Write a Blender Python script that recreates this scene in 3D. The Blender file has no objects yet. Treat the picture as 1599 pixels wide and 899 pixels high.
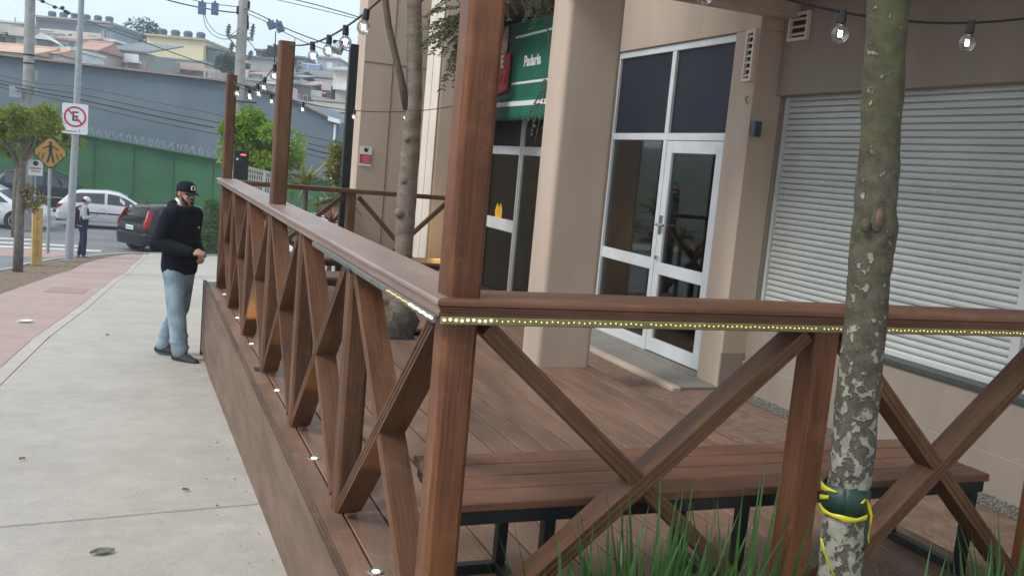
import bpy, bmesh, math, random
from mathutils import Vector, Matrix, noise
random.seed(7)
R = math.radians
SC = bpy.context.scene
COL = SC.collection
V = Vector

# ---------------------------------------------------------------- camera
F = 1452.53
CAM = V((-0.74209, -2.30070, 1.34965))
CR = V((0.924565, -0.370267, 0.089900))      # image right
CD = V((0.035031, -0.152340, -0.987707))     # image down
CF = V((0.379411, 0.916349, -0.127877))      # view direction
cam = bpy.data.cameras.new('camera')
camo = bpy.data.objects.new('camera', cam)
COL.objects.link(camo)
m3 = Matrix((CR, -CD, -CF)).transposed()
camo.matrix_world = Matrix.Translation(CAM) @ m3.to_4x4()
cam.sensor_width = 36
cam.lens = F / 1599 * 36
cam.clip_start = 0.05
cam.clip_end = 2000
SC.camera = camo
HR = V((CR.x, CR.y, 0)).normalized()
HF = V((CF.x, CF.y, 0)).normalized()

def at(px, py, d):
    """point of the place seen at a photo pixel, d metres along the view direction"""
    return CAM + d * (CF + CR * ((px - 800) / F) + CD * ((py - 450) / F))

def zg(y):
    P = [(-40, 1.1), (-20, .5), (0, -.36), (8, -.776), (22, -2.0), (26, -2.15), (80, -2.3), (400, -2.3)]
    if y <= P[0][0]: return P[0][1]
    for a, b in zip(P, P[1:]):
        if y <= b[0]:
            t = (y - a[0]) / (b[0] - a[0])
            return a[1] + t * (b[1] - a[1])
    return P[-1][1]

# ---------------------------------------------------------------- materials
def nt(name):
    m = bpy.data.materials.new(name)
    m.use_nodes = True
    t = m.node_tree
    return m, t, t.nodes, t.links, t.nodes['Principled BSDF']

def lerp(a, b, t): return tuple(a[i] * (1 - t) + b[i] * t for i in range(3))

def mat(name, c, rough=.7, var=.18, scale=6., bump=0., bscale=80., spec=.5, metal=0., c2=None, detail=5., emit=None, es=0., stretch=(1, 1, 1), coat=0.):
    m, t, N, L, b = nt(name)
    tc = N.new('ShaderNodeTexCoord')
    mp = N.new('ShaderNodeMapping'); mp.inputs['Scale'].default_value = stretch
    L.new(tc.outputs['Object'], mp.inputs[0])
    n = N.new('ShaderNodeTexNoise'); n.inputs['Scale'].default_value = scale; n.inputs['Detail'].default_value = detail
    L.new(mp.outputs[0], n.inputs['Vector'])
    r = N.new('ShaderNodeValToRGB')
    lo = tuple(max(0, x * (1 - var)) for x in c); hi = c2 if c2 else tuple(min(1, x * (1 + var)) for x in c)
    r.color_ramp.elements[0].position = .3; r.color_ramp.elements[1].position = .7
    r.color_ramp.elements[0].color = (*lo, 1); r.color_ramp.elements[1].color = (*hi, 1)
    L.new(n.outputs['Fac'], r.inputs[0]); L.new(r.outputs[0], b.inputs['Base Color'])
    b.inputs['Roughness'].default_value = rough; b.inputs['Metallic'].default_value = metal
    b.inputs['Specular IOR Level'].default_value = spec
    b.inputs['Coat Weight'].default_value = coat
    if bump:
        n2 = N.new('ShaderNodeTexNoise'); n2.inputs['Scale'].default_value = bscale; n2.inputs['Detail'].default_value = 4
        L.new(mp.outputs[0], n2.inputs['Vector'])
        bu = N.new('ShaderNodeBump'); bu.inputs['Strength'].default_value = bump; bu.inputs['Distance'].default_value = .01
        L.new(n2.outputs['Fac'], bu.inputs['Height']); L.new(bu.outputs[0], b.inputs['Normal'])
    if emit:
        b.inputs['Emission Color'].default_value = (*emit, 1); b.inputs['Emission Strength'].default_value = es
    return m

def wood(name, c1, c2, rough=.5, grain=.5, spec=.28):
    m, t, N, L, b = nt(name)
    uv = N.new('ShaderNodeUVMap'); uv.uv_map = 'uv'
    mp = N.new('ShaderNodeMapping'); mp.inputs['Scale'].default_value = (1.6, 42, 1)
    L.new(uv.outputs[0], mp.inputs[0])
    n = N.new('ShaderNodeTexNoise'); n.inputs['Scale'].default_value = 3; n.inputs['Detail'].default_value = 6; n.inputs['Roughness'].default_value = .65
    L.new(mp.outputs[0], n.inputs['Vector'])
    mp2 = N.new('ShaderNodeMapping'); mp2.inputs['Scale'].default_value = (1.2, 5, 1)
    L.new(uv.outputs[0], mp2.inputs[0])
    n2 = N.new('ShaderNodeTexNoise'); n2.inputs['Scale'].default_value = 1.3; n2.inputs['Detail'].default_value = 4
    L.new(mp2.outputs[0], n2.inputs['Vector'])
    ad = N.new('ShaderNodeMath'); ad.operation = 'MULTIPLY_ADD'; ad.inputs[1].default_value = grain
    L.new(n.outputs['Fac'], ad.inputs[0])
    ml = N.new('ShaderNodeMath'); ml.operation = 'MULTIPLY'; ml.inputs[1].default_value = 1 - grain
    L.new(n2.outputs['Fac'], ml.inputs[0]); L.new(ml.outputs[0], ad.inputs[2])
    r = N.new('ShaderNodeValToRGB')
    r.color_ramp.elements[0].position = .40; r.color_ramp.elements[1].position = .60
    r.color_ramp.elements[0].color = (*c1, 1); r.color_ramp.elements[1].color = (*c2, 1)
    L.new(ad.outputs[0], r.inputs[0])
    # dust and scuffs with a shape of their own
    tc = N.new('ShaderNodeTexCoord')
    n3 = N.new('ShaderNodeTexNoise'); n3.inputs['Scale'].default_value = 9; n3.inputs['Detail'].default_value = 8; n3.inputs['Roughness'].default_value = .7
    L.new(tc.outputs['Object'], n3.inputs['Vector'])
    r3 = N.new('ShaderNodeValToRGB'); r3.color_ramp.elements[0].position = .52; r3.color_ramp.elements[1].position = .78
    L.new(n3.outputs['Fac'], r3.inputs[0])
    mx = N.new('ShaderNodeMix'); mx.data_type = 'RGBA'
    k = N.new('ShaderNodeMath'); k.operation = 'MULTIPLY'; k.inputs[1].default_value = .45
    L.new(r3.outputs[0], k.inputs[0]); L.new(k.outputs[0], mx.inputs[0])
    L.new(r.outputs[0], mx.inputs[6]); mx.inputs[7].default_value = (*[x * 1.5 + .02 for x in c2], 1)
    L.new(mx.outputs[2], b.inputs['Base Color'])
    rr = N.new('ShaderNodeMapRange'); rr.inputs[3].default_value = rough - .08; rr.inputs[4].default_value = rough + .15
    L.new(n3.outputs['Fac'], rr.inputs[0]); L.new(rr.outputs[0], b.inputs['Roughness'])
    b.inputs['Specular IOR Level'].default_value = spec
    bu = N.new('ShaderNodeBump'); bu.inputs['Strength'].default_value = .25; bu.inputs['Distance'].default_value = .004
    L.new(n.outputs['Fac'], bu.inputs['Height']); L.new(bu.outputs[0], b.inputs['Normal'])
    return m

def emis(name, c, s):
    return mat(name, tuple(min(.8, x) for x in c), .4, .02, emit=c, es=s)

M = {}
M['wood'] = wood('brown_composite', (.078, .035, .018), (.165, .078, .042), .5)
M['deckwood'] = wood('sheen_deck_composite', (.165, .092, .060), (.27, .158, .108), .42, .4, .45)  # board colour raised to stand in for sky sheen on the deck
M['postwood'] = wood('red_brown_timber', (.095, .035, .015), (.215, .085, .038), .38, .45)
M['fascia'] = wood('weathered_fascia', (.125, .076, .053), (.195, .122, .088), .5, .4)
M['railtop'] = wood('sheen_rail_composite', (.24, .165, .135), (.32, .23, .195), .34, .3, .5)  # albedo lightened in place of the sky reflecting off the rail
M['black'] = mat('black_steel', (.012, .013, .015), .45, .3, 20)
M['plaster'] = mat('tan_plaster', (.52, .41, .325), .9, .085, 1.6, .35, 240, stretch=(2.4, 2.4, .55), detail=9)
M['plaster_dark'] = mat('shaded_plaster', (.30, .25, .205), .9, .11, 1.6, .35, 240, stretch=(2.4, 2.4, .5), detail=9)  # tan plaster darkened as canopy shade; also the column joint's dark tone
M['plaster_light'] = mat('vent_and_lit_plaster', (.70, .62, .53), .9, .06, 2.5, .3, 240)  # pale vent paint, and the column side lightened as lit
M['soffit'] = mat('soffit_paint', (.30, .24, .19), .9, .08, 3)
M['white_metal'] = mat('white_aluminium', (.70, .72, .73), .35, .07, 6)
M['shutter'] = mat('shutter_paint', (.52, .54, .515), .45, .10, 2, stretch=(1, .6, 2), detail=8)
M['granite'] = mat('dark_granite', (.055, .060, .062), .4, .4, 120)
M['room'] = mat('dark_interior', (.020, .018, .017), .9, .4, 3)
M['film'] = mat('dark_window_film', (.016, .017, .028), .45, .25, 2, spec=.3)
M['concrete'] = None
M['soil'] = mat('dry_soil', (.17, .115, .075), .95, .35, 9, .8, 60, c2=(.26, .19, .125))
M['pole'] = mat('galvanised_pole', (.29, .31, .32), .5, .12, 10)
M['cpole'] = mat('concrete_pole', (.32, .31, .29), .9, .15, 5, .3, 60)
M['cable'] = mat('black_cable', (.012, .012, .014), .6, .2)
M['led_case'] = mat('led_sleeve', (.20, .18, .08), .35, .2, 30)
M['led'] = emis('led_diode', (1., .70, .22), 1.05)
M['led_lit'] = emis('led_diode_bright', (1., .84, .48), 3.6)
M['lamp'] = emis('deck_lamp_lens', (1., .90, .72), 3.)
M['steelring'] = mat('steel_ring', (.34, .32, .30), .3, .1, metal=.8)
M['filament'] = emis('bulb_filament', (1., .78, .55), 16.)
M['plate_white'] = mat('white_sign_paint', (.74, .75, .76), .45, .04)
M['sign_red'] = mat('red_sign_paint', (.52, .035, .055), .5, .08)
M['sign_black'] = mat('black_sign_paint', (.016, .016, .018), .5, .1)
M['sign_yellow'] = mat('amber_sign_paint', (.42, .225, .05), .5, .1, 5)
M['green_fab'] = mat('green_awning', (.008, .125, .078), .6, .2, 3)
M['rubber'] = mat('tyre_rubber', (.018, .018, .019), .8, .2, 20)
M['rim'] = mat('alloy_rim', (.38, .39, .40), .3, .1, metal=.7)
M['carglass'] = mat('car_glass', (.045, .052, .058), .12, .2, 2, spec=.6)
M['chrome'] = mat('bright_metal', (.55, .56, .57), .2, .05, metal=.9)
M['taillight'] = mat('tail_lens', (.34, .015, .02), .3, .2, spec=.3)
M['skin'] = mat('skin', (.42, .235, .17), .55, .1, 14)

def glassmat(name, tint, refl=.10, rough=.02):
    m, t, N, L, b = nt(name)
    N.remove(b)
    tr = N.new('ShaderNodeBsdfTransparent'); tr.inputs[0].default_value = (*tint, 1)
    gl = N.new('ShaderNodeBsdfGlossy'); gl.inputs['Roughness'].default_value = rough
    fr = N.new('ShaderNodeFresnel'); fr.inputs[0].default_value = 1.5
    a = N.new('ShaderNodeMath'); a.operation = 'MULTIPLY_ADD'; a.inputs[1].default_value = .8; a.inputs[2].default_value = refl - .032
    L.new(fr.outputs[0], a.inputs[0])
    mx = N.new('ShaderNodeMixShader')
    L.new(a.outputs[0], mx.inputs[0]); L.new(tr.outputs[0], mx.inputs[1]); L.new(gl.outputs[0], mx.inputs[2])
    L.new(mx.outputs[0], N['Material Output'].inputs['Surface'])
    return m
M['glass'] = glassmat('door_glass', (.55, .58, .57), .075)
M['bulbglass'] = glassmat('bulb_glass', (1., 1., 1.), .07, .05)

# ---------------------------------------------------------------- mesh builder
class MB:
    def __init__(s):
        s.bm = bmesh.new(); s.uv = s.bm.loops.layers.uv.new('uv')
    def face(s, vs, uvs=None):
        try: f = s.bm.faces.new(vs)
        except ValueError: return None
        if uvs:
            for l, u in zip(f.loops, uvs): l[s.uv].uv = u
        return f
    def verts(s, ps): return [s.bm.verts.new(p) for p in ps]
    def poly(s, ps):
        return s.face(s.verts(ps), [(p[0], p[1]) for p in ps])
    def beam(s, a, b, prof, up=(0, 0, 1), roll=0.):
        """extrude a closed 2D profile (side, up) from a to b"""
        a, b = V(a), V(b); d = (b - a).normalized(); up = V(up)
        sd = d.cross(up)
        if sd.length < 1e-4: sd = d.cross(V((1, 0, 0)))
        sd.normalize(); u2 = sd.cross(d).normalized()
        if roll:
            q = Matrix.Rotation(roll, 3, d); sd = q @ sd; u2 = q @ u2
        n = len(prof); L = (b - a).length; o = random.uniform(0, 60); ov = random.uniform(0, 60)
        A = s.verts([a + sd * p[0] + u2 * p[1] for p in prof]); B = s.verts([b + sd * p[0] + u2 * p[1] for p in prof])
        per = 0
        for i in range(n):
            j = (i + 1) % n
            w = math.hypot(prof[j][0] - prof[i][0], prof[j][1] - prof[i][1])
            s.face([A[i], A[j], B[j], B[i]], [(o, ov + per), (o, ov + per + w), (o + L, ov + per + w), (o + L, ov + per)])
            per += w
        s.face(A[::-1], [(o + p[0], ov + p[1]) for p in prof[::-1]]); s.face(B, [(o + p[0], ov + p[1]) for p in prof])
    def bar(s, a, b, w, h, up=(0, 0, 1)):
        s.beam(a, b, [(-w / 2, -h / 2), (w / 2, -h / 2), (w / 2, h / 2), (-w / 2, h / 2)], up)
    def box(s, lo, hi):
        """axis-aligned; grain along the longest side"""
        lo, hi = V(lo), V(hi); sz = hi - lo; c = (lo + hi) / 2
        ax = max(range(3), key=lambda i: sz[i])
        a = c.copy(); b = c.copy(); a[ax] = lo[ax]; b[ax] = hi[ax]
        if ax == 2: s.beam(a, b, [(-sz[1] / 2, -sz[0] / 2), (sz[1] / 2, -sz[0] / 2), (sz[1] / 2, sz[0] / 2), (-sz[1] / 2, sz[0] / 2)], (1, 0, 0))
        elif ax == 1: s.bar(a, b, sz[0], sz[2])
        else: s.bar(a, b, sz[1], sz[2])
    def tube(s, pts, rad, n=10, cap=True, wob=0.):
        pts = [V(p) for p in pts]
        if not isinstance(rad, (list, tuple)): rad = [rad] * len(pts)
        rings = []; ref = V((0, 0, 1)) if abs((pts[-1] - pts[0]).normalized().z) < .9 else V((1, 0, 0))
        Lc = 0
        for i, p in enumerate(pts):
            d = (pts[min(i + 1, len(pts) - 1)] - pts[max(i - 1, 0)]).normalized()
            a = d.cross(ref).normalized(); b = d.cross(a)
            if i: Lc += (p - pts[i - 1]).length
            ring = []
            for k in range(n):
                t = 2 * math.pi * k / n; r = rad[i]
                q = p + (a * math.cos(t) + b * math.sin(t)) * r
                if wob: q = p + (q - p) * (1 + wob * noise.noise(q * 9) + wob * .6 * noise.noise(q * 27))
                ring.append(s.bm.verts.new(q))
            rings.append((ring, Lc))
        for (A, la), (B, lb) in zip(rings, rings[1:]):
            for k in range(n):
                j = (k + 1) % n
                s.face([A[k], A[j], B[j], B[k]], [(la, k / n), (la, (k + 1) / n), (lb, (k + 1) / n), (lb, k / n)])
        if cap:
            s.face(rings[0][0][::-1]); s.face(rings[-1][0])
    def ell(s, c, r, seg=16, rings=10, rot=None):
        c = V(c); r = V(r) if not isinstance(r, (int, float)) else V((r, r, r)); g = []
        for i in range(1, rings):
            t = math.pi * i / rings; ring = []
            for k in range(seg):
                p = 2 * math.pi * k / seg
                q = V((r.x * math.sin(t) * math.cos(p), r.y * math.sin(t) * math.sin(p), r.z * math.cos(t)))
                if rot: q = rot @ q
                ring.append(s.bm.verts.new(c + q))
            g.append(ring)
        tp = V((0, 0, r.z)); 
        if rot: tp = rot @ tp
        T = s.bm.verts.new(c + tp); B = s.bm.verts.new(c - tp)
        for k in range(seg):
            j = (k + 1) % seg
            s.face([T, g[0][k], g[0][j]]); s.face([B, g[-1][j], g[-1][k]])
            for A, C in zip(g, g[1:]): s.face([A[k], C[k], C[j], A[j]])
    def prism(s, ps, d):
        """polygon ps swept by vector d"""
        d = V(d); A = s.verts(ps); B = s.verts([V(p) + d for p in ps]); n = len(ps)
        s.face(A[::-1]); s.face(B)
        for i in range(n):
            j = (i + 1) % n; s.face([A[i], A[j], B[j], B[i]])
    def loft(s, rings, cap=True):
        G = [s.verts(r) for r in rings]; n = len(rings[0])
        for A, B in zip(G, G[1:]):
            for k in range(n):
                j = (k + 1) % n; s.face([A[k], A[j], B[j], B[k]])
        if cap: s.face(G[0][::-1]); s.face(G[-1])

ORG = {}
def obj(name, mb, m, parent=None, bevel=0., smooth=False, seg=1):
    me = bpy.data.meshes.new(name)
    bm = mb.bm
    bmesh.ops.recalc_face_normals(bm, faces=bm.faces)
    off = ORG.get(parent.name, V((0, 0, 0))) if parent else V((0, 0, 0))
    if parent and off.length: bmesh.ops.translate(bm, verts=bm.verts, vec=-off)
    bm.to_mesh(me); bm.free()
    o = bpy.data.objects.new(name, me); COL.objects.link(o)
    for x in (m if isinstance(m, list) else [m]): me.materials.append(x)
    if parent: o.parent = parent; ORG[o.name] = off
    if smooth:
        for p in me.polygons: p.use_smooth = True
    if bevel:
        b = o.modifiers.new('bevel', 'BEVEL'); b.width = bevel; b.segments = seg; b.limit_method = 'ANGLE'; b.angle_limit = R(40)
    return o

def tag(o, label, cat, group=None):
    o['label'] = label; o['category'] = cat
    if group: o['group'] = group
    return o

def thing(name, label, cat, loc=(0, 0, 0), group=None):
    o = bpy.data.objects.new(name, None); COL.objects.link(o)
    o.location = loc; o.empty_display_size = .2
    ORG[o.name] = V(loc)
    return tag(o, label, cat, group)

def struct(name, mb, m, kind='structure', **k):
    o = obj(name, mb, m, **k); o['kind'] = kind
    return o

def copy_tree(o, parent=None):
    c = o.copy(); COL.objects.link(c)
    if parent: c.parent = parent
    for ch in list(o.children): copy_tree(ch, c)
    return c

def organic(name, mb, m, parent, voxel=.012, smooth=6):
    """fuse overlapping shapes into one continuous skin"""
    o = obj(name, mb, m, parent, smooth=True)
    r = o.modifiers.new('fuse', 'REMESH'); r.mode = 'VOXEL'; r.voxel_size = voxel; r.use_smooth_shade = True
    s = o.modifiers.new('relax', 'SMOOTH'); s.iterations = smooth; s.factor = .5
    dg = bpy.context.evaluated_depsgraph_get()
    me = bpy.data.meshes.new_from_object(o.evaluated_get(dg))
    o.modifiers.clear(); old = o.data; o.data = me; me.name = name; bpy.data.meshes.remove(old)
    for p in me.polygons: p.use_smooth = True
    return o

def text(name, s, size, m, parent, loc, rot, depth=.002, align='CENTER', spacing=1., bold=0.):
    """lettering as mesh; loc/rot in the parent's space"""
    c = bpy.data.curves.new(name, 'FONT'); c.body = s; c.size = size; c.extrude = depth
    c.align_x = align; c.align_y = 'CENTER'; c.space_character = spacing; c.offset = bold
    o = bpy.data.objects.new(name, c); COL.objects.link(o)
    dg = bpy.context.evaluated_depsgraph_get()
    me = bpy.data.meshes.new_from_object(o.evaluated_get(dg))
    bpy.data.objects.remove(o)
    o = bpy.data.objects.new(name, me); COL.objects.link(o)
    me.materials.clear(); me.materials.append(m)
    o.parent = parent; o.location = loc; o.rotation_euler = rot
    return o

def ordinal(i): return ['first', 'second', 'third', 'fourth', 'fifth', 'sixth', 'seventh', 'eighth', 'ninth', 'tenth', 'eleventh', 'twelfth', 'thirteenth', 'fourteenth'][i]
# ---------------------------------------------------------------- world and sun
w = bpy.data.worlds.new('World'); SC.world = w; w.use_nodes = True
N = w.node_tree.nodes; L = w.node_tree.links
bg = N['Background']; bg.inputs['Strength'].default_value = .10
sky = N.new('ShaderNodeTexSky'); sky.sky_type = 'NISHITA'; sky.sun_disc = False
SUN_EL, SUN_AZ = R(42), R(-97)          # azimuth from +Y towards +X
sky.sun_elevation = SUN_EL; sky.sun_rotation = SUN_AZ; sky.dust_density = 4.; sky.air_density = 1.2
tc = N.new('ShaderNodeTexCoord')
mp = N.new('ShaderNodeMapping'); mp.inputs['Scale'].default_value = (1, 1, 2.6)
L.new(tc.outputs['Generated'], mp.inputs[0])
cn = N.new('ShaderNodeTexNoise'); cn.inputs['Scale'].default_value = 2.2; cn.inputs['Detail'].default_value = 6; cn.inputs['Roughness'].default_value = .55
L.new(mp.outputs[0], cn.inputs['Vector'])
cr = N.new('ShaderNodeValToRGB'); cr.color_ramp.elements[0].position = .35; cr.color_ramp.elements[1].position = .68
cr.color_ramp.elements[0].color = (6.9, 8.6, 10.3, 1); cr.color_ramp.elements[1].color = (9.0, 9.7, 10.4, 1)
L.new(cn.outputs['Fac'], cr.inputs[0])
mx = N.new('ShaderNodeMix'); mx.data_type = 'RGBA'; mx.inputs[0].default_value = .9
L.new(sky.outputs[0], mx.inputs[6]); L.new(cr.outputs[0], mx.inputs[7])
L.new(mx.outputs[2], bg.inputs['Color'])
sl = bpy.data.lights.new('sun', 'SUN'); sl.energy = 1.7; sl.angle = R(18); sl.color = (1., .96, .90)
so = bpy.data.objects.new('sun', sl); COL.objects.link(so)
sd = V((math.sin(SUN_AZ) * math.cos(SUN_EL), math.cos(SUN_AZ) * math.cos(SUN_EL), math.sin(SUN_EL)))
so.rotation_euler = sd.to_track_quat('Z', 'Y').to_euler(); so.location = sd * 60
SC.view_settings.view_transform = 'Standard'; SC.view_settings.look = 'None'; SC.view_settings.gamma = 1
SC.view_settings.use_curve_mapping = False; SC.view_settings.exposure = 0.42

# ---------------------------------------------------------------- ground materials
def pavemat(name, c1, c2, crack=.5, spot=.35, joints=None):
    m, t, N, L, b = nt(name)
    tc = N.new('ShaderNodeTexCoord')
    n1 = N.new('ShaderNodeTexNoise'); n1.inputs['Scale'].default_value = .9; n1.inputs['Detail'].default_value = 7; n1.inputs['Roughness'].default_value = .6
    n2 = N.new('ShaderNodeTexNoise'); n2.inputs['Scale'].default_value = 160; n2.inputs['Detail'].default_value = 3
    n3 = N.new('ShaderNodeTexNoise'); n3.inputs['Scale'].default_value = 5; n3.inputs['Detail'].default_value = 9; n3.inputs['Roughness'].default_value = .75
    for n in (n1, n2, n3): L.new(tc.outputs['Object'], n.inputs['Vector'])
    r = N.new('ShaderNodeValToRGB'); r.color_ramp.elements[0].position = .3; r.color_ramp.elements[1].position = .7
    r.color_ramp.elements[0].color = (*c1, 1); r.color_ramp.elements[1].color = (*c2, 1)
    L.new(n1.outputs['Fac'], r.inputs[0])
    r3 = N.new('ShaderNodeValToRGB'); r3.color_ramp.elements[0].position = .42; r3.color_ramp.elements[1].position = .62
    r3.color_ramp.elements[0].color = (.90, .895, .89, 1); r3.color_ramp.elements[1].color = (1.03, 1.025, 1.02, 1)
    L.new(n3.outputs['Fac'], r3.inputs[0])
    r2 = N.new('ShaderNodeValToRGB'); r2.color_ramp.elements[0].position = .30; r2.color_ramp.elements[1].position = .55
    r2.color_ramp.elements[0].color = (.78, .77, .76, 1); r2.color_ramp.elements[1].color = (1, 1, 1, 1)
    L.new(n2.outputs['Fac'], r2.inputs[0])
    a = N.new('ShaderNodeMix'); a.data_type = 'RGBA'; a.blend_type = 'MULTIPLY'; a.inputs[0].default_value = 1
    L.new(r.outputs[0], a.inputs[6]); L.new(r3.outputs[0], a.inputs[7])
    c = N.new('ShaderNodeMix'); c.data_type = 'RGBA'; c.blend_type = 'MULTIPLY'; c.inputs[0].default_value = 1
    L.new(a.outputs[2], c.inputs[6]); L.new(r2.outputs[0], c.inputs[7])
    L.new(c.outputs[2], b.inputs['Base Color']); b.inputs['Roughness'].default_value = .88
    bu = N.new('ShaderNodeBump'); bu.inputs['Strength'].default_value = .3; bu.inputs['Distance'].default_value = .004
    L.new(n2.outputs['Fac'], bu.inputs['Height']); L.new(bu.outputs[0], b.inputs['Normal'])
    return m
M['concrete'] = pavemat('sidewalk_concrete', (.435, .395, .345), (.51, .468, .41))
M['redpath'] = pavemat('red_path_paving', (.40, .28, .24), (.465, .34, .295))
M['band'] = pavemat('pale_band_concrete', (.46, .40, .35), (.54, .48, .42))
M['asphalt'] = pavemat('asphalt', (.19, .19, .195), (.25, .25, .255))
M['roadpaint'] = pavemat('white_road_paint', (.55, .55, .54), (.68, .68, .66))
M['terrain'] = mat('hill_ground', (.10, .11, .07), .95, .4, .2)
M['kerb'] = pavemat('kerb_concrete', (.42, .40, .36), (.52, .49, .44))

def hillz(p):
    d = (p - CAM).dot(HF); lat = (p - CAM).dot(HR)
    z = zg(p.y) - .35
    if d > 62: z += (d - 62) * .085 + 3 * math.sin(d * .05 + lat * .03) * min(1, (d - 62) / 40)
    return z
g = MB(); nx, ny = 46, 70; G = []
for j in range(ny):
    d = -45 + (j / (ny - 1)) ** 1.7 * 640
    row = []
    for i in range(nx):
        lat = (-1 + 2 * i / (nx - 1)); lat = math.copysign(abs(lat) ** 1.6, lat) * 560
        p = CAM + HF * d + HR * lat; p.z = hillz(p) if d < 320 else hillz(CAM + HF * 320 + HR * lat)
        row.append(g.bm.verts.new(p))
    G.append(row)
for j in range(ny - 1):
    for i in range(nx - 1): g.face([G[j][i], G[j][i + 1], G[j + 1][i + 1], G[j + 1][i]])
struct('ground', g, M['terrain'], smooth=True)

def strip(name, left, right, y0, y1, dz, m, step=.5, thick=0):
    b = MB(); n = max(1, int((y1 - y0) / step)); A = []
    for i in range(n + 1):
        y = y0 + (y1 - y0) * i / n
        A.append((b.bm.verts.new((left(y), y, zg(y) + dz)), b.bm.verts.new((right(y), y, zg(y) + dz))))
    for (a, c), (e, f) in zip(A, A[1:]): b.face([a, c, f, e])
    return struct(name, b, m)
def pw(P):
    def f(y):
        if y <= P[0][0]:
            a, b = P[0], P[1]
        elif y >= P[-1][0]:
            a, b = P[-2], P[-1]
        else:
            for a, b in zip(P, P[1:]):
                if y <= b[0]: break
        return a[1] + (y - a[0]) / (b[0] - a[0]) * (b[1] - a[1])
    return f
edge = pw([(-20, -3.0), (5.66, -1.63), (11.6, -1.27), (18, -.98), (23.4, -.62), (27.4, -.25)])
band = lambda y: edge(y) - .13
redl = pw([(-20, -4.6), (5, -3.05), (13.58, -2.58), (20, -2.2), (23.64, -1.88), (26.2, -1.25), (27.2, -.6)])
kerb = pw([(-20, -6.1), (8, -4.4), (20, -3.5), (23, -3.15), (25, -2.55), (26.3, -1.7), (27.1, -1.0), (27.6, -.3)])
strip('sidewalk', edge, lambda y: 12, -20, 27.3, 0, M['concrete'])
strip('pale_band', band, lambda y: edge(y) - .006, -20, 27.0, .002, M['band'])
strip('red_path', redl, lambda y: band(y) - .008, -20, 26.9, 0, M['redpath'])
strip('soil_strip', lambda y: kerb(y) + .13, lambda y: redl(y) - .01, -20, 26.4, -.012, M['soil'])
# joints sawn in the concrete
for (xa, ya, xb, yb) in ((edge(2.2), 2.22, -.09, 2.42), (edge(12.2), 12.2, 3, 12.3)):
    b = MB(); n = 24; A = []
    for i in range(n + 1):
        t = i / n; x = xa + (xb - xa) * t; y = ya + (yb - ya) * t + .008 * noise.noise(V((x * 4, 3, ya)))
        A.append((b.bm.verts.new((x, y - .003, zg(y) + .004)), b.bm.verts.new((x, y + .003, zg(y) + .004))))
    for (a, c), (e, f) in zip(A, A[1:]): b.face([a, c, f, e])
    struct('sidewalk_joint', b, mat('joint_dirt', (.24, .21, .18), .95, .3, 30))
# roads: the side street on the left and the cross street behind
b = MB(); ys = [-20 + .8 * i for i in range(100)]
A = [(b.bm.verts.new((-60, y, zg(y) - .125)), b.bm.verts.new((kerb(min(y, 27.6)) if y < 27.6 else 60, y, zg(y) - .125))) for y in ys if y <= 45]
for (a, c), (e, f) in zip(A, A[1:]): b.face([a, c, f, e])
struct('road', b, M['asphalt'])
# kerb as a real step
b = MB(); kp = []
for i in range(190):
    y = -20 + i * .25
    if y > 27.6: break
    kp.append(V((kerb(y), y, zg(y))))
kp += [V((x, 27.62 + .02 * (x > 1), zg(27.6))) for x in (.2, 1, 2, 4, 8, 14)]
pr = [(-.065, -.13), (.065, -.13), (.065, .004), (-.05, .004), (-.065, -.012)]
for p, q in zip(kp, kp[1:]): b.beam(p, q, pr)
struct('kerb', b, M['kerb'])
# crosswalk bars and red crossing
for i, (x0, x1, y) in enumerate(((-7.5, -3.6, 30.6), (-7.0, -2.2, 29.4), (-6.2, -1.6, 28.35))):
    b = MB(); z = zg(y) - .118; b.poly([(x0, y - .24, z), (x1, y - .24, z), (x1, y + .24, z), (x0, y + .24, z)])
    struct('crosswalk_bar', b, M['roadpaint'])
b = MB(); z = zg(27) - .121; b.poly([(-9, 26.2, z), (-3.0, 26.0, z), (-1.9, 27.9, z), (-9, 28.0, z)])
struct('red_crossing', b, M['redpath'])
# far kerb and footway under the wall
b = MB(); b.box((-60, 38.6, -2.35), (40, 38.75, -2.17)); b.box((-60, 38.752, -2.35), (40, 42, -2.18))
struct('far_pavement', b, M['kerb'])
# repair patch in the red path, bits of litter
b = MB(); z = zg(14.6)
b.poly([(-2.05, 14.3, zg(14.3) + .004), (-1.45, 14.2, zg(14.2) + .004), (-1.40, 15.5, zg(15.5) + .004), (-2.0, 15.6, zg(15.6) + .004)])
struct('paving_patch', b, pavemat('patched_paving', (.33, .22, .20), (.39, .265, .24)))

def leaf(name, px, py, L_, label, m, ang, curl=.012):
    d = CF + CR * ((px - 800) / F) + CD * ((py - 450) / F); t = 1
    while (CAM + d * t).z > zg((CAM + d * t).y): t += .01
    p = CAM + d * t; p.z = zg(p.y) + .006
    b = MB(); n = 6; a = V((math.cos(ang), math.sin(ang), 0)); c = V((-a.y, a.x, 0)); A = []
    for i in range(n + 1):
        u = i / n; wd = L_ * .28 * math.sin(math.pi * min(.98, u * .95 + .03)); q = p + a * (u - .5) * L_
        A.append([q + c * wd + V((0, 0, curl)), q + V((0, 0, .002)), q - c * wd + V((0, 0, curl * .8))])
    for r0, r1 in zip(A, A[1:]):
        v0 = b.verts(r0); v1 = b.verts(r1)
        b.face([v0[0], v0[1], v1[1], v1[0]]); b.face([v0[1], v0[2], v1[2], v1[1]])
    o = obj(name, b, m); mod = o.modifiers.new('thick', 'SOLIDIFY'); mod.thickness = .001
    tag(o, label, 'leaf' if name == 'dry_leaf' else 'litter')
M['dryleaf'] = mat('dry_leaf', (.16, .17, .12), .8, .3, 40)
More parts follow.
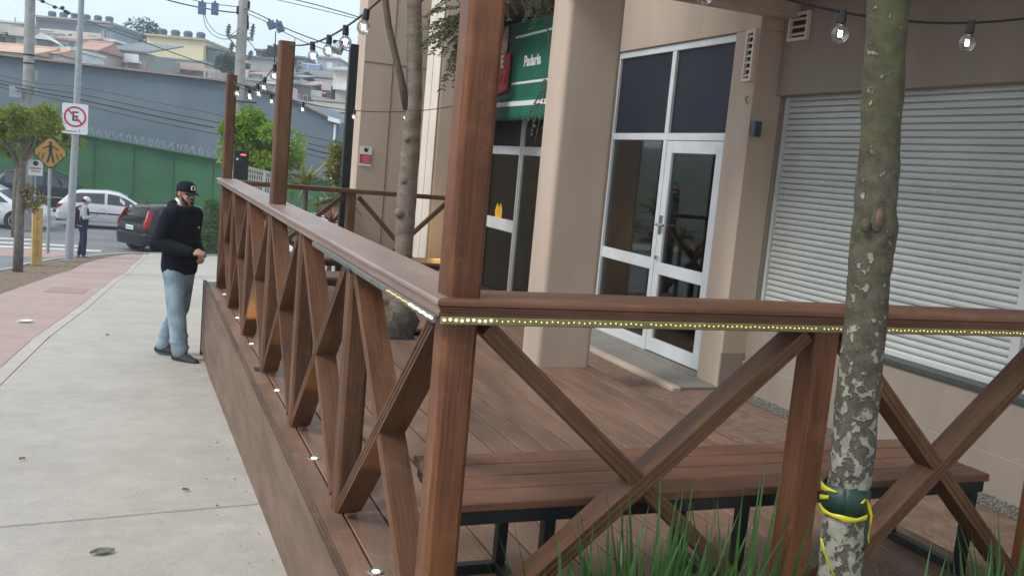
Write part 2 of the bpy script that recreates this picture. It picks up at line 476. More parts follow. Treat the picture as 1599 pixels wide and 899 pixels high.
leaf('dry_leaf', 160, 866, .10, 'curled grey green leaf lying on the sidewalk nearest the camera', M['dryleaf'], .2)
leaf('dry_leaf', 290, 768, .035, 'small brown leaf on the sidewalk close to the deck fascia', mat('brown_leaf', (.17, .12, .08), .8, .3, 40), -.3)
leaf('dry_leaf', 35, 719, .035, 'thin tan leaf at the left edge of the sidewalk', mat('tan_leaf', (.26, .17, .11), .8, .3, 40), .5)
leaf('dry_leaf', 168, 525, .05, 'tiny dark leaf by the pale band of the path', M['dryleaf'], .9)
leaf('paper_scrap', 40, 505, .17, 'white paper scrap lying on the red path', M['plate_white'], .1, .03)

b = MB()      # grit and small leaf bits blown onto the sidewalk, thicker along the deck
for i in range(230):
    y = random.uniform(-1, 22) if i % 3 else random.uniform(0, 7)
    x = -.10 - abs(random.gauss(0, .10)) if i % 3 == 0 else random.uniform(edge(y) - .8, -.15)
    s_ = random.uniform(.003, .008) * (1.5 if i % 9 == 0 else 1); a = random.uniform(0, 6.28); c = V((x, y, zg(y) + .004))
    u = V((math.cos(a), math.sin(a), .15)) * s_; v = V((-math.sin(a), math.cos(a), .1)) * s_ * random.uniform(.3, .8)
    b.face(b.verts([c - u, c + v, c + u, c - v + V((0, 0, .002))]))
struct('leaf_litter', b, mat('leaf_bits', (.12, .10, .075), .9, .5, 3, c2=(.24, .20, .15)), kind='stuff')
# ---------------------------------------------------------------- deck
PW, PP, HB, HT = .09, 1.1223, .95, 1.012
XR, YB = 2.30, 7.02                        # right edge and far edge of the deck
deck = thing('wooden_deck', 'brown composite terrace deck raised above the sidewalk, with a boarded front', 'deck', (0, 0, 0))
b = MB()
xs = [-.055, .034] 
x = .034
while x < XR - .03:
    x += .1435; xs.append(min(x, XR))
for i in range(len(xs) - 1):
    x0, x1 = xs[i] + .0042, xs[i + 1] - .0042
    if i == 0: x0 = xs[0]
    cuts = [-.13, YB]
    if i == 0: cuts = [-.13, 3.02, 5.9, YB]
    for y0, y1 in zip(cuts, cuts[1:]):
        if y1 - y0 < .1: continue
        # leave the pit of the tree open
        for (u0, u1) in ([(y0, y1)] if x1 < .98 or x0 > 1.45 else [(y0, min(y1, 4.34)), (max(y0, 4.80), y1)]):
            if u1 - u0 > .05: b.box((x0, u0 + .0025, -.028), (x1, u1 - .0025, 0))
obj('deck_boards', b, M['deckwood'], deck, .003)
b = MB()
for y in [i * .5 for i in range(15)]: b.box((.0, y, -.10), (XR - .03, y + .05, -.032))
b.box((-.05, -.10, -.12), (-.02, YB, -.03))
obj('joists', b, M['black'], deck)  # coloured black so the gaps between boards look shaded
b = MB()                                    # grooved edge trim along the long side and the front
pr = [(-.016, -.03), (.016, -.03), (.016, .003), (.009, .003), (.008, -.001), (.004, -.001), (.003, .003), (-.004, .003), (-.005, -.001), (-.009, -.001), (-.010, .003), (-.016, .003)]
for y0, y1 in ((-.145, 2.98), (2.985, YB + .03)): b.beam((-.074, y0, 0), (-.074, y1, 0), pr)
b.beam((-.055, -.148, 0), (XR, -.148, 0), pr)
obj('edge_trim', b, M['fascia'], deck)
b = MB()                                    # fascia boards, standing on the sloping sidewalk
for y0, y1 in ((-.16, 2.45), (2.455, 4.9), (4.905, YB + .03)):
    n = 8
    zs = [-.031, -.19, -.35, -.51, -.67]
    for z0, z1 in zip(zs, zs[1:]):
        lo = max(z1 + .0, zg((y0 + y1) / 2) - .35)
        b.box((-.086, y0, z1 + .0012), (-.066, y1, z0))
obj('fascia', b, M['fascia'], deck, .0015)
b = MB(); b.box((-.0655, -.159, -.95), (XR, -.140, -.031)); b.box((-.065, YB + .005, -1.0), (XR, YB + .03, -.031)); b.box((-.066, -.13, -1.0), (-.060, YB, -.60))
b.box((XR + .002, -.13, -.6), (XR + .02, YB, -.004))
obj('end_fascia', b, M['fascia'], deck)
b = MB(); b.box((-.092, YB + .031, -.80), (-.064, YB + .05, .006)); obj('corner_strip', b, M['black'], deck)
b = MB(); b.box((-.030, 3.33, .001), (.02, 3.42, .004)); obj('post_plate', b, M['black'], deck)
b = MB(); b.poly([(.985, 4.345, -.06), (1.445, 4.345, -.06), (1.445, 4.795, -.06), (.985, 4.795, -.06)])
struct('tree_pit_soil', b, M['soil'])

# ---------------------------------------------------------------- railings
PL = [(-.052, -.022), (.052, -.022), (.052, -.012), (.049, -.011), (.049, -.006), (.052, -.005), (.052, .005), (.049, .006), (.049, .011), (.052, .012), (.052, .022),
      (-.052, .022), (-.052, .012), (-.049, .011), (-.049, .006), (-.052, .005), (-.052, -.005), (-.049, -.006), (-.049, -.011), (-.052, -.012)]
def plank_prof(w, t):
    return [(p[0] / .052 * w / 2, p[1] / .022 * t / 2) for p in PL]
def post_prof(w):
    h = w / 2; c = .012
    return [(-h + c, -h), (h - c, -h), (h, -h + c), (h, h - c), (h - c, h), (-h + c, h), (-h, h - c), (-h, -h + c)]
def post(b, x, y, z0, z1, w=PW):
    b.beam((x, y, z0), (x, y, z1), post_prof(w), (1, 0, 0))
def rail_mesh(b, a, c, side, w0, w1, mitre=False):
    """grooved rail from a to c; w0 outside overhang, w1 inside"""
    out = [(-w0, HT - .018), (-w0 - .004, HT - .014), (-w0 - .004, HT - .006), (-w0, HT), (w1, HT), (w1, HT - .020), (w1 - .01, HT - .022), (w1 - .01, HB + .012),
           (-w0 + .012, HB + .012), (-w0 + .004, HB + .018), (-w0 + .004, HB + .026), (-w0 + .010, HB + .029), (-w0 + .010, HB + .034), (-w0 + .004, HB + .037), (-w0 + .004, HB + .041), (-w0 + .010, HB + .044)]
    if side < 0: out = [(-p[0], p[1]) for p in out]
    n0 = len(b.bm.verts); b.beam(a, c, out)
    if mitre:
        b.bm.verts.ensure_lookup_table(); k = len(out)
        for i in range(n0, n0 + k):
            v = b.bm.verts[i].co
            if side < 0: v.x = -.039 + (v.y + .134) * .92
            else: v.y = -.134 + (v.x + .039) / .92

def braces(parent, ax, fixed, lo, hi, cont_down, w=.088, t=.044, m='wood'):
    """crossing planks of one bay; cont_down: the unbroken plank falls from lo to hi"""
    def P(u, z, off=0): return (fixed + off, u, z) if ax == 'y' else (u, fixed + off, z)
    side = (1, 0, 0) if ax == 'y' else (0, 1, 0)
    zt, zb = HB + .008, .012
    def pl(p, q, ww):
        b = MB(); p, q = V(p), V(q); d = (q - p).normalized(); s = V(side); up = s.cross(d)
        # profile wide side along the depth of the railing
        b.beam(p, q, plank_prof(ww, t), up if up.z > 0 else -up)
        return obj('brace', b, M[m], parent)
    th = math.atan2(zt - zb, hi - lo)
    a0 = (lo, zt) if cont_down else (lo, zb); a1 = (hi, zb) if cont_down else (hi, zt)
    sh = .5 * t / math.sin(th) * .9
    def cut(p, q):
        return p, q
    e = .03
    A0 = (a0[0] + e, a0[1] + (e * math.tan(th) * (-1 if cont_down else 1)))
    A1 = (a1[0] - e, a1[1] + (e * math.tan(th) * (1 if cont_down else -1)))
    pl(P(*A0), P(*A1), w)
    c0 = (lo + e, zb + e * math.tan(th)) if cont_down else (lo + e, zt - e * math.tan(th))
    c1 = (hi - e, zt - e * math.tan(th)) if cont_down else (hi - e, zb + e * math.tan(th))
    mid = ((lo + hi) / 2, (zb + zt) / 2); L_ = math.hypot(hi - lo, zt - zb)
    g = t / 2 / abs(math.sin(2 * th)) + .001
    for (s0, s1) in ((c0, mid), (c1, mid)):
        k = g / math.hypot(s1[0] - s0[0], s1[1] - s0[1])
        q = (s1[0] + (s0[0] - s1[0]) * k, s1[1] + (s0[1] - s1[1]) * k)
        pl(P(*s0), P(*q), w - .004)

M['strip_grey'] = mat('grey_sleeve', (.13, .125, .115), .5, .2, 30)
def led_strip(name, label, a, c, out, n0, n1, lit=None, pitch=.0155, case='led_case'):
    a, c, out = V(a), V(c), V(out)
    t = thing(name, label, 'led strip', a)
    b = MB(); b.bar(a, c, .012, .020); obj('sleeve', b, M[case], t, .003)
    L_ = (c - a).length; d = (c - a).normalized(); n = int(L_ / pitch)
    for part, mm, rng in (('diodes', 'led', range(n0, min(n, n1))), ('bright_diodes', 'led_lit', lit or [])):
        b = MB(); k = 0
        for i in rng:
            if i % 38 == 37: continue
            p = a + d * (i + .5) * pitch + out * .0066 + V((0, 0, .0025 + .0012 * math.sin(i * 1.7)))
            b.ell(p, (.0021, .0021, .0020) if part == 'diodes' else (.0036, .0036, .0032), 8, 5); k += 1
        if k: obj(part, b, M[mm], t)
        else: b.bm.free()
    return t

# long railing beside the sidewalk
rl = thing('deck_railing', 'long brown railing with six crossed bays beside the sidewalk', 'railing', (.045, 3.3, 0), 'railings around the deck')
for k in range(7):
    tall = k in (0, 3, 6)
    b = MB(); post(b, PW / 2, k * PP - PW / 2, 0.001 if k else -.02, 1.95 if tall else HB + .011, PW)
    if k == 0:
        b.bm.free(); b = MB(); post(b, PW / 2, -PW / 2, .001, 2.35, PW + .004)
    obj('tall_post' if tall else 'post', b, M['postwood'] if k == 0 else M['wood'], rl, .002)
for k in range(6):
    braces(rl, 'y', PW / 2, k * PP, (k + 1) * PP - PW, True)
b = MB(); rail_mesh(b, (0, -.13, 0), (0, 3 * PP + .09, 0), 1, .035, .135, True); rail_mesh(b, (0, 3 * PP + .094, 0), (0, 6 * PP + .03, 0), 1, .035, .135)
obj('top_rail', b, M['railtop'], rl)
# front railing
fr = thing('deck_railing', 'short front railing nearest the camera, with an amber led strip under its rail', 'railing', (1.15, -.045, 0), 'railings around the deck')
p2 = 1.182
for k, x in ((1, p2), (2, 2 * p2 - .09)):
    b = MB(); post(b, x + PW / 2, -PW / 2, .001, HB + .011, PW + .004); obj('post', b, M['postwood'], fr, .002)
braces(fr, 'x', -PW / 2, PW, p2, False, m='wood')
braces(fr, 'x', -PW / 2, p2 + PW, 2 * p2 - .09, False, m='wood')
b = MB(); rail_mesh(b, (0, 0, 0), (2.42, 0, 0), -1, .13, .055, True)
obj('top_rail', b, M['railtop'] if False else wood('front_rail_composite', (.125, .056, .032), (.205, .098, .060), .40, .35), fr)
# far railing across the end of the deck
YF = 6 * PP - PW / 2
bk = thing('deck_railing', 'far railing across the end of the deck in front of the planter', 'railing', (1.2, YF, 0), 'railings around the deck')
for x, zt in ((1.16, HB), (2.2, 1.93)):
    b = MB(); post(b, x + .05, YF, .001, zt + .011 * (zt < 1), .085); obj('tall_post' if zt > 1 else 'post', b, M['wood'], bk, .002)
braces(bk, 'x', YF, PW, 1.165, True, .05, .04); braces(bk, 'x', YF, 1.255, 2.205, True, .05, .04)
b = MB(); b.box((.137, YF - .06, HB + .012), (2.30, YF + .06, HB + .055)); obj('top_rail', b, M['wood'], bk, .004)
# led strips
led_strip('led_strip', 'amber led strip glowing under the front rail', (-.03, -.139, .9605), (2.42, -.139, .9605), (0, -1, 0), 9, 400, range(0, 9))
led_strip('led_strip', 'led strip under the long rail, lit only near the corner post', (-.041, -.13, .9605), (-.041, 1.6, .9605), (-1, 0, 0), 14, 30, range(0, 14), case='strip_grey')
t = thing('led_strip', 'upright led strip glowing yellow on the far corner post', 'led strip', (2.196, YF - .01, .2))
b = MB(); b.bar((2.196, YF - .02, .2), (2.196, YF - .02, .94), .012, .012, (1, 0, 0)); obj('sleeve', b, M['led_case'], t)
b = MB()
for i in range(36): b.ell((2.189, YF - .024, .22 + i * .02), .0045, 6, 4)
obj('diodes', b, M['led'], t)
pl_ = bpy.data.lights.new('strip_glow', 'POINT'); pl_.energy = 2.2; pl_.color = (1, .66, .15); pl_.shadow_soft_size = .05
po = bpy.data.objects.new('strip_glow', pl_); COL.objects.link(po); po.location = (2.17, YF + .12, .6)
# connector hanging under the long rail
b = MB(); b.bar((-.046, .82, .952), (-.046, .93, .948), .012, .016); tag(obj('cable_connector', b, M['black'], None, .003), 'black cable connector hanging under the long rail', 'connector')

# recessed deck lights along the long railing, each with its upward beam
for i, y in enumerate((.521, 1.681, 2.867, 4.116, 5.09, 6.251)):
    t = thing('deck_light', f'round lit deck light beside the long railing, {ordinal(i)} from the near corner', 'deck light', (.036, y, 0), 'recessed lights in the deck boards')
    b = MB(); n = 20
    for (r0, r1, z0, z1) in ((.029, .0245, .001, .004), (.0245, .017, .004, .0035)):
        A = b.verts([(.036 + r0 * math.cos(6.283 * k / n), y + r0 * math.sin(6.283 * k / n), z0) for k in range(n)])
        B = b.verts([(.036 + r1 * math.cos(6.283 * k / n), y + r1 * math.sin(6.283 * k / n), z1) for k in range(n)])
        for k in range(n): b.face([A[k], A[(k + 1) % n], B[(k + 1) % n], B[k]])
    obj('ring', b, M['steelring'], t)
    b = MB(); b.ell((.036, y, .002), (.0135, .0135, .004), 14, 6); obj('lens', b, M['lamp'], t)
    sp = bpy.data.lights.new('deck_light_beam', 'SPOT'); sp.energy = (1.4, 1.2, 1.0, 2.4, .5, .4)[i]; sp.color = (1, .62, .22); sp.spot_size = R(75); sp.spot_blend = .6; sp.shadow_soft_size = .015
    s = bpy.data.objects.new('deck_light_beam', sp); COL.objects.link(s); s.location = (.036, y, .012); s.rotation_euler = (R(180), 0, 0)

# ---------------------------------------------------------------- benches
def bench(label, x0, x1, y0, y1, zt, frames, n=4):
    t = thing('slatted_bench', label, 'bench', ((x0 + x1) / 2, (y0 + y1) / 2, 0), 'benches on the deck')
    b = MB(); wd = (y1 - y0) / n
    for i in range(n): b.box((x0, y0 + i * wd + .002, zt - .028), (x1, y0 + (i + 1) * wd - .002, zt))
    obj('seat', b, M['bench'], t, .004)
    b = MB()
    for y in (y0 + .03, y1 - .03): b.box((x0 + .015, y - .02, zt - .069), (x1 - .015, y + .02, zt - .029))
    for x in [x0 + .03] + frames[1:-1] + [x1 - .035]: b.box((x - .02, y0 + .0505, zt - .0685), (x + .02, y1 - .0505, zt - .0295))
    obj('frame', b, M['black'], t, .002)
    for x in frames:
        b = MB()
        for y in (y0 + .045, y1 - .045): b.box((x - .018, y - .018, .0355), (x + .018, y + .018, zt - .070))
        b.box((x - .018, y0 + .027, .001), (x + .018, y1 - .027, .035))
        obj('leg', b, M['black'], t, .002)
    return t
M['bench'] = wood('bench_composite', (.125, .056, .033), (.215, .105, .066), .42, .35)
t = bench('long brown slatted bench on black legs behind the front railing', .125, 2.19, .062, .50, .40, [.44, 1.14, 2.155])
b = MB(); b.box((.16, .437, .0015), (.421, .472, .036)); b.box((.16, .437, .0365), (.196, .472, .33)); obj('leg', b, M['black'], t, .002)
bench('shorter brown bench in front of the far railing', .55, 2.12, 5.80, 6.22, .42, [.62, 1.3, 2.05])
bench('low brown bench in the middle of the deck, seen through the long railing', .35, .95, 5.0, 5.42, .36, [.40, .9], 4)
# ---------------------------------------------------------------- building side
ZP = -.17
b = MB()
xs = 40
struct_p = MB(); struct_p.poly([(XR + .021, -3, ZP), (9, -3, ZP), (9, 6.9, ZP), (XR + .021, 6.9, ZP)])
def brickmat(name, c1, c2, c3):
    m, t, N, L, bs = nt(name)
    tc = N.new('ShaderNodeTexCoord'); mp = N.new('ShaderNodeMapping'); mp.inputs['Rotation'].default_value = (0, 0, R(90))
    L.new(tc.outputs['Object'], mp.inputs[0])
    br = N.new('ShaderNodeTexBrick'); br.inputs['Scale'].default_value = 9.5; br.inputs['Mortar Size'].default_value = .02
    br.inputs['Color1'].default_value = (*c1, 1); br.inputs['Color2'].default_value = (*c2, 1); br.inputs['Mortar'].default_value = (*c3, 1)
    L.new(mp.outputs[0], br.inputs['Vector'])
    n = N.new('ShaderNodeTexNoise'); n.inputs['Scale'].default_value = 14; n.inputs['Detail'].default_value = 8
    L.new(tc.outputs['Object'], n.inputs['Vector'])
    mx = N.new('ShaderNodeMix'); mx.data_type = 'RGBA'; mx.blend_type = 'MULTIPLY'; mx.inputs[0].default_value = .8
    r = N.new('ShaderNodeValToRGB'); r.color_ramp.elements[0].position = .3; r.color_ramp.elements[1].position = .7
    r.color_ramp.elements[0].color = (.6, .55, .5, 1); r.color_ramp.elements[1].color = (1.1, 1.1, 1.1, 1)
    L.new(n.outputs['Fac'], r.inputs[0]); L.new(br.outputs['Color'], mx.inputs[6]); L.new(r.outputs[0], mx.inputs[7])
    L.new(mx.outputs[2], bs.inputs['Base Color']); bs.inputs['Roughness'].default_value = .85
    bu = N.new('ShaderNodeBump'); bu.inputs['Strength'].default_value = .5; bu.inputs['Distance'].default_value = .005
    L.new(br.outputs['Fac'], bu.inputs['Height']); bu.invert = True; L.new(bu.outputs[0], bs.inputs['Normal'])
    return m
M['pavers'] = brickmat('red_pavers', (.235, .145, .108), (.29, .185, .14), (.20, .135, .10))
struct('paver_walk', struct_p, M['pavers'])
M['gravel'] = mat('grey_gravel', (.09, .085, .075), .9, .7, 90, 1., 120, c2=(.36, .34, .30))
b = MB(); n = 40
for i in range(n):
    y0 = -2.5 + i * .146
    b.poly([(3.40, y0, ZP + .004), (3.62, y0, ZP + .004), (3.62, y0 + .146, ZP + .004), (3.40, y0 + .146, ZP + .004)])
o = struct('gravel_strip', b, M['gravel'], kind='stuff')
b = MB()
for i in range(1500):
    c = V((random.uniform(3.41, 3.58), random.uniform(-.5, 3.2), ZP + .006)); r = random.uniform(.005, .011)
    b.ell(c, (r * random.uniform(.8, 1.3), r, r * .7), 5, 4, Matrix.Rotation(random.uniform(0, 3), 3, 'Z'))
struct('gravel', b, M['gravel'], kind='stuff')
b = MB(); b.box((2.97, 3.42, ZP - .05), (3.05, 6.9, -.140)); struct('door_step_kerb', b, M['plaster'], bevel=.01)
b = MB(); b.box((3.0515, 3.45, ZP - .05), (3.398, 6.9, -.148)); b.box((3.3985, 3.77, ZP - .05), (3.46, 5.63, -.119)); struct('door_step', b, pavemat('step_concrete', (.25, .23, .205), (.32, .295, .265)))

bld = thing('shop_building', 'tan plastered building with a glass shopfront, pilasters and a metal shutter', 'building', (3.4, 3.0, ZP))
XD, XS = 3.40, 3.60
b = MB()      # facade over and beside the shopfront
b.box((XD, 3.47, 2.50), (XD + .25, 9.2, 4.6))
b.box((XD, 3.47, ZP - .3), (XD + .25, 3.765, 2.499))
b.box((XD, 5.64, ZP - .3), (XD + .25, 7.16, 2.499))
b.box((XD + .251, 3.473, 2.51), (XS + .6, 3.7, 4.6))
obj('wall', b, M['plaster'], bld, .004)
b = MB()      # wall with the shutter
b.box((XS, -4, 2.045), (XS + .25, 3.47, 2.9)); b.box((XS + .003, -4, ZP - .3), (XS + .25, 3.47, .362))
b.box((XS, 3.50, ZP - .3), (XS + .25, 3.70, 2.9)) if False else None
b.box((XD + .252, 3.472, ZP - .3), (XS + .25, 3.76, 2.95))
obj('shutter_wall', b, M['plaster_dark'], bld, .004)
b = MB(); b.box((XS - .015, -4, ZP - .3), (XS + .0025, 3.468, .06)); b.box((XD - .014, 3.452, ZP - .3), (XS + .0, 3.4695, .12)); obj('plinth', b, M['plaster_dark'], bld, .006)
b = MB(); b.box((XS - .02, -4, .363), (XS + .2, 3.469, .395)); obj('sill', b, M['granite'], bld, .003)
b = MB(); b.box((1.75, -5, 2.72), (XS + .3, 3.30, 2.95)); obj('canopy', b, M['soffit'], bld)  # soffit is real; its unseen outward reach is sized for the shade below
b = MB(); b.box((1.75, 3.301, 2.585), (XS, 3.468, 2.95)); obj('canopy_beam', b, M['plaster'], bld, .004)
b = MB(); b.box((1.76, -5, 2.95), (XS + .3, 3.46, 4.6)); obj('upper_floor', b, M['plaster'], bld)  # unseen storey overhead, its reach following the canopy to block sky
# lower roof slab with wooden lining over the bakery
b = MB(); b.box((2.5, 6.0, 3.02), (XD, 9.2, 3.10)); obj('eave', b, wood('eave_boards', (.16, .10, .055), (.25, .16, .09), .6), bld)
# roller shutter
sh = thing('roller_shutter', 'closed white slatted roller shutter in the shaded wall', 'shutter', (3.72, 2.4, .39))
XSH = 3.72
def shutter(y0, y1):
    b = MB(); z = .40; p = .0425; prof = []
    while z < 2.05:
        prof += [(XSH + .018, z), (XSH - .006, z + .002), (XSH - .011, z + p * .40), (XSH - .007, z + p * .74), (XSH + .002, z + p * .86), (XSH + .018, z + p * .90)]
        z += p
    A = b.verts([(x, y0, z) for x, z in prof]); B = b.verts([(x, y1, z) for x, z in prof])
    for i in range(len(prof) - 1): b.face([A[i], B[i], B[i + 1], A[i + 1]], [(0, prof[i][1]), (1, prof[i][1]), (1, prof[i + 1][1]), (0, prof[i + 1][1])])
    obj('curtain', b, M['shutter'], sh)
shutter(1.285, 3.435); shutter(-1.5, 1.225)
b = MB()
b.bm.free()
for y in (3.436, 1.226):
    b = MB(); b.box((XSH - .03, y, .396), (XSH + .03, y + (.03 if y > 3 else .058), 2.044)); obj('guide_rail', b, M['shutter'], sh, .002)
b = MB(); b.box((XSH - .02, -1.5, .396), (XSH + .02, 1.2259, .425)); b.box((XSH - .02, 1.2845, .396), (XSH + .02, 3.4355, .425)); obj('bottom_bar', b, M['shutter'], sh, .002)
b = MB(); b.box((XSH + .04, -2, .396), (XSH + .1, 3.47, 2.044)); obj('backing', b, M['black'], sh)

# aluminium shopfront with door
XG = 3.455
sf = thing('glass_shopfront', 'white framed glass door with a side panel and dark panes above', 'shopfront', (XG, 4.65, -.12))
y0, ym, y1, zt, zb, zr = 3.80, 4.665, 5.62, 1.725, -.117, 2.44
fw = .045
def frame(name, par, rects, m='white_metal', d0=-.03, d1=.03):
    b = MB()
    for (a, c, e, f) in rects: b.box((XG + d0, a, c), (XG + d1, e, f))
    return obj(name, b, M[m], par, .003)
frame('frame', sf, [(3.766, zb, y0, zr + .055), (y1, zb, 5.639, zr + .055), (y0, zr, y1, zr + .055), (y0, zt - .03, y1, zt + .03), (ym - .03, zb, ym + .03, zt - .031), (ym - .03, zt + .031, ym + .03, zr - .001)])
for z0, z1 in ((zb, zb + .10), (.585, .685)): frame('panel_rail', sf, [(ym + .032, z0, y1 - .002, z1)], d0=-.022, d1=.02)
dr = frame('door', sf, [(y0 + .004, zb + .01, y0 + .094, zt - .034), (ym - .120, zb + .01, ym - .034, zt - .034), (y0 + .0945, zb + .01, ym - .1205, zb + .125), (y0 + .0945, zt - .135, ym - .1205, zt - .034), (y0 + .0945, .56, ym - .1205, .66)], d0=-.026, d1=.022)
b = MB()
b.tube([(XG - .03, ym - .075, .98), (XG - .075, ym - .075, .98), (XG - .075, ym - .19, .98)], .011, 8); b.box((XG - .034, ym - .1, .9), (XG - .0262, ym - .05, 1.06))
obj('handle', b, M['chrome'], dr)
b = MB(); b.tube([(XG - .027, ym - .075, .70), (XG - .05, ym - .075, .70)], .018, 10); obj('lock', b, M['chrome'], dr)
def pane(par, a, c, e, f, m, name='pane', x=XG):
    b = MB(); b.box((x - .004, a, c), (x + .004, e, f)); return obj(name, b, M[m], par)
pane(dr, y0 + .095, zb + .1255, ym - .121, .5595, 'glass'); pane(dr, y0 + .095, .6605, ym - .121, zt - .1355, 'glass')
pane(sf, ym + .033, zb + .1005, y1 - .003, .5845, 'glass'); pane(sf, ym + .033, .6855, y1 - .003, zt - .031, 'glass')
pane(sf, y0 + .001, zt + .0305, ym - .0305, zr - .001, 'film'); pane(sf, ym + .0305, zt + .0305, y1 - .001, zr - .001, 'film')
# bakery window
bw = thing('bakery_window', 'white framed shop window under the green awning', 'window', (XG, 8, ZP))
wy0, wym, wy1, wt = 7.18, 7.87, 9.1, 1.56
frame('frame', bw, [(7.161, ZP, 7.22, 2.2), (wym - .05, ZP, wym - .012, 2.2), (wym + .012, ZP, wym + .05, 2.2), (wy1 - .06, ZP, wy1, 2.2), (7.221, wt - .06, wym - .0505, wt + .04), (wym + .0505, wt - .06, wy1 - .061, wt + .04), (wym + .0505, .58, wy1 - .061, .72)])
pane(bw, 7.221, ZP, wym - .051, wt - .061, 'glass'); pane(bw, wym + .051, ZP, wy1 - .061, .579, 'glass'); pane(bw, wym + .051, .721, wy1 - .061, wt - .061, 'glass')
pane(bw, 7.221, wt + .041, wym - .051, 2.2, 'film'); pane(bw, wym + .051, wt + .041, wy1 - .061, 2.2, 'film')
b = MB(); b.prism([(XG - .006, 8.36, .72), (XG - .006, 8.58, .70), (XG - .006, 8.60, .80), (XG - .006, 8.54, .90), (XG - .006, 8.48, .84), (XG - .006, 8.42, .91), (XG - .006, 8.36, .82)], (-.002, 0, 0))
obj('yellow_sticker', b, mat('yellow_sticker', (.75, .42, .02), .5), bw)
b = MB(); b.prism([(3.70, 8.12, -.15), (3.70, 8.62, -.15), (3.70, 8.62, .45), (3.70, 8.25, .50), (3.70, 8.14, .2)], (.03, 0, 0))
tag(obj('leaning_board', b, mat('pale_board', (.42, .47, .50), .5)), 'pale blue board leaning inside the bakery window', 'board')
b = MB()
for i in range(9):
    c = V((3.75 + .06 * random.random(), 8.40 - .01 * i, .62 + .07 * i)); b.box(c - V((.03, .05, .03)), c + V((.03, .05, .03)))
tag(obj('goods_display', b, mat('pale_packets', (.36, .42, .34), .6, .6, 30)), 'pale stacked packets on display behind the bakery window', 'goods')
# dim interiors
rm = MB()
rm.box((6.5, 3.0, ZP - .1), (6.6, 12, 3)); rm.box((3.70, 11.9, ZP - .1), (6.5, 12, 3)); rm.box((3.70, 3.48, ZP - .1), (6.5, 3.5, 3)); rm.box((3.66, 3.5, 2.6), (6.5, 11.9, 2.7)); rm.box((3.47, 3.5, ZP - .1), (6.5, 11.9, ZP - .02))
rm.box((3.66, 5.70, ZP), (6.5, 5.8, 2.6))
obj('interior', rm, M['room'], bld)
for i, (yy, zz) in enumerate(((4.2, .9), (4.9, .5))):
    t = thing('display_shelf', ['dim shelf of goods behind the glass door', 'dim low shelf behind the side pane'][i], 'shelf', (5.2, yy, ZP))
    b = MB()
    for k in range(4): b.box((5.1, yy - .45, ZP + .1 + k * zz * .5), (5.4, yy + .35, ZP + .13 + k * zz * .5))
    for y in (yy - .46, yy + .351): b.box((5.1, y, ZP), (5.4, y + .02, ZP + .15 + 3 * zz * .5))
    obj('rack', b, M['cpole'], t)
    b = MB()
    for k in range(4):
        y = yy - .42
        while y < yy + .28:
            s = random.uniform(.05, .1); b.box((5.15, y, ZP + .132 + k * zz * .5), (5.25, y + s, ZP + .14 + k * zz * .5 + random.uniform(.08, .16))); y += s + .02
    obj('goods', b, mat('dim_goods', (.10, .035, .025), .7, .9, 9, c2=(.20, .17, .14)), t)
# awning
XA = 3.08
aw = thing('green_awning', 'green shop awning with white stripes reading Padaria', 'awning', (XA, 8, 1.8))
b = MB(); b.prism([(XD - .002, 6.2, 3.0), (XA, 6.2, 2.92), (XA, 6.2, 2.10), (XA - .05, 6.2, 2.06), (XA - .05, 6.2, 1.90), (XA - .03, 6.2, 1.90), (XA - .03, 6.2, 2.07), (XD - .002, 6.2, 2.22)], (0, 2.9, 0))
obj('canvas', b, M['green_fab'], aw)
b = MB(); y = 6.2
while y < 9.08:
    b.prism([(XA - .045, y, 1.902), (XA - .045, y + .075, 1.902), (XA - .045, y + .037, 1.85)], (.012, 0, 0)); y += .0755
obj('valance', b, M['green_fab'], aw)
b = MB(); b.box((XA - .054, 6.2, 2.005), (XA - .0505, 9.1, 2.055)); b.box((XA - .004, 6.2, 2.245), (XA - .0005, 7.47, 2.27)); b.box((XA - .004, 6.2, 2.745), (XA - .0005, 7.47, 2.77))
obj('stripes', b, M['plate_white'], aw)
text('lettering', 'Padaria', .155, M['plate_white'], aw, (-.004, -1.07, .675), (R(90), 0, R(-90)), bold=.006)
rs = thing('red_shop_sign', 'red cafe sign with white letters fixed to the awning', 'sign', (XA - .012, 7.92, 2.35))
b = MB(); b.prism([(XA - .012, 7.53, 2.19), (XA - .012, 8.30, 2.08), (XA - .012, 8.30, 2.60), (XA - .012, 7.51, 2.60)], (-.02, 0, 0)); obj('board', b, M['sign_red'], rs, .006)
text('lettering', 'CAFE', .19, M['plate_white'], rs, (-.024, -.02, .155), (R(90), 0, R(-90)), bold=.008)
text('lower_lettering', 'ZZ', .26, mat('bright_red_letters', (.75, .09, .10), .5), rs, (-.024, -.20, -.05), (R(90), 0, R(-90)), bold=.01)
b = MB(); b.ell((XA - .02, 7.74, 2.70), (.012, .10, .14), 12, 8); b.ell((XA - .02, 7.70, 2.83), (.012, .06, .07), 10, 8); obj('pale_emblem', b, mat('pale_emblem', (.55, .30, .24), .6, .5, 12), rs)
lp = thing('awning_lamp', 'small pale spotlight under the wooden eave above the awning', 'lamp', (3.0, 7.95, 2.86))
b = MB(); b.tube([(3.0, 8.3, 2.99), (3.0, 8.3, 2.86)], .02, 8); b.tube([(3.0, 8.42, 2.86), (3.0, 8.14, 2.84)], [.05, .07], 12); obj('housing', b, M['cpole'], lp)
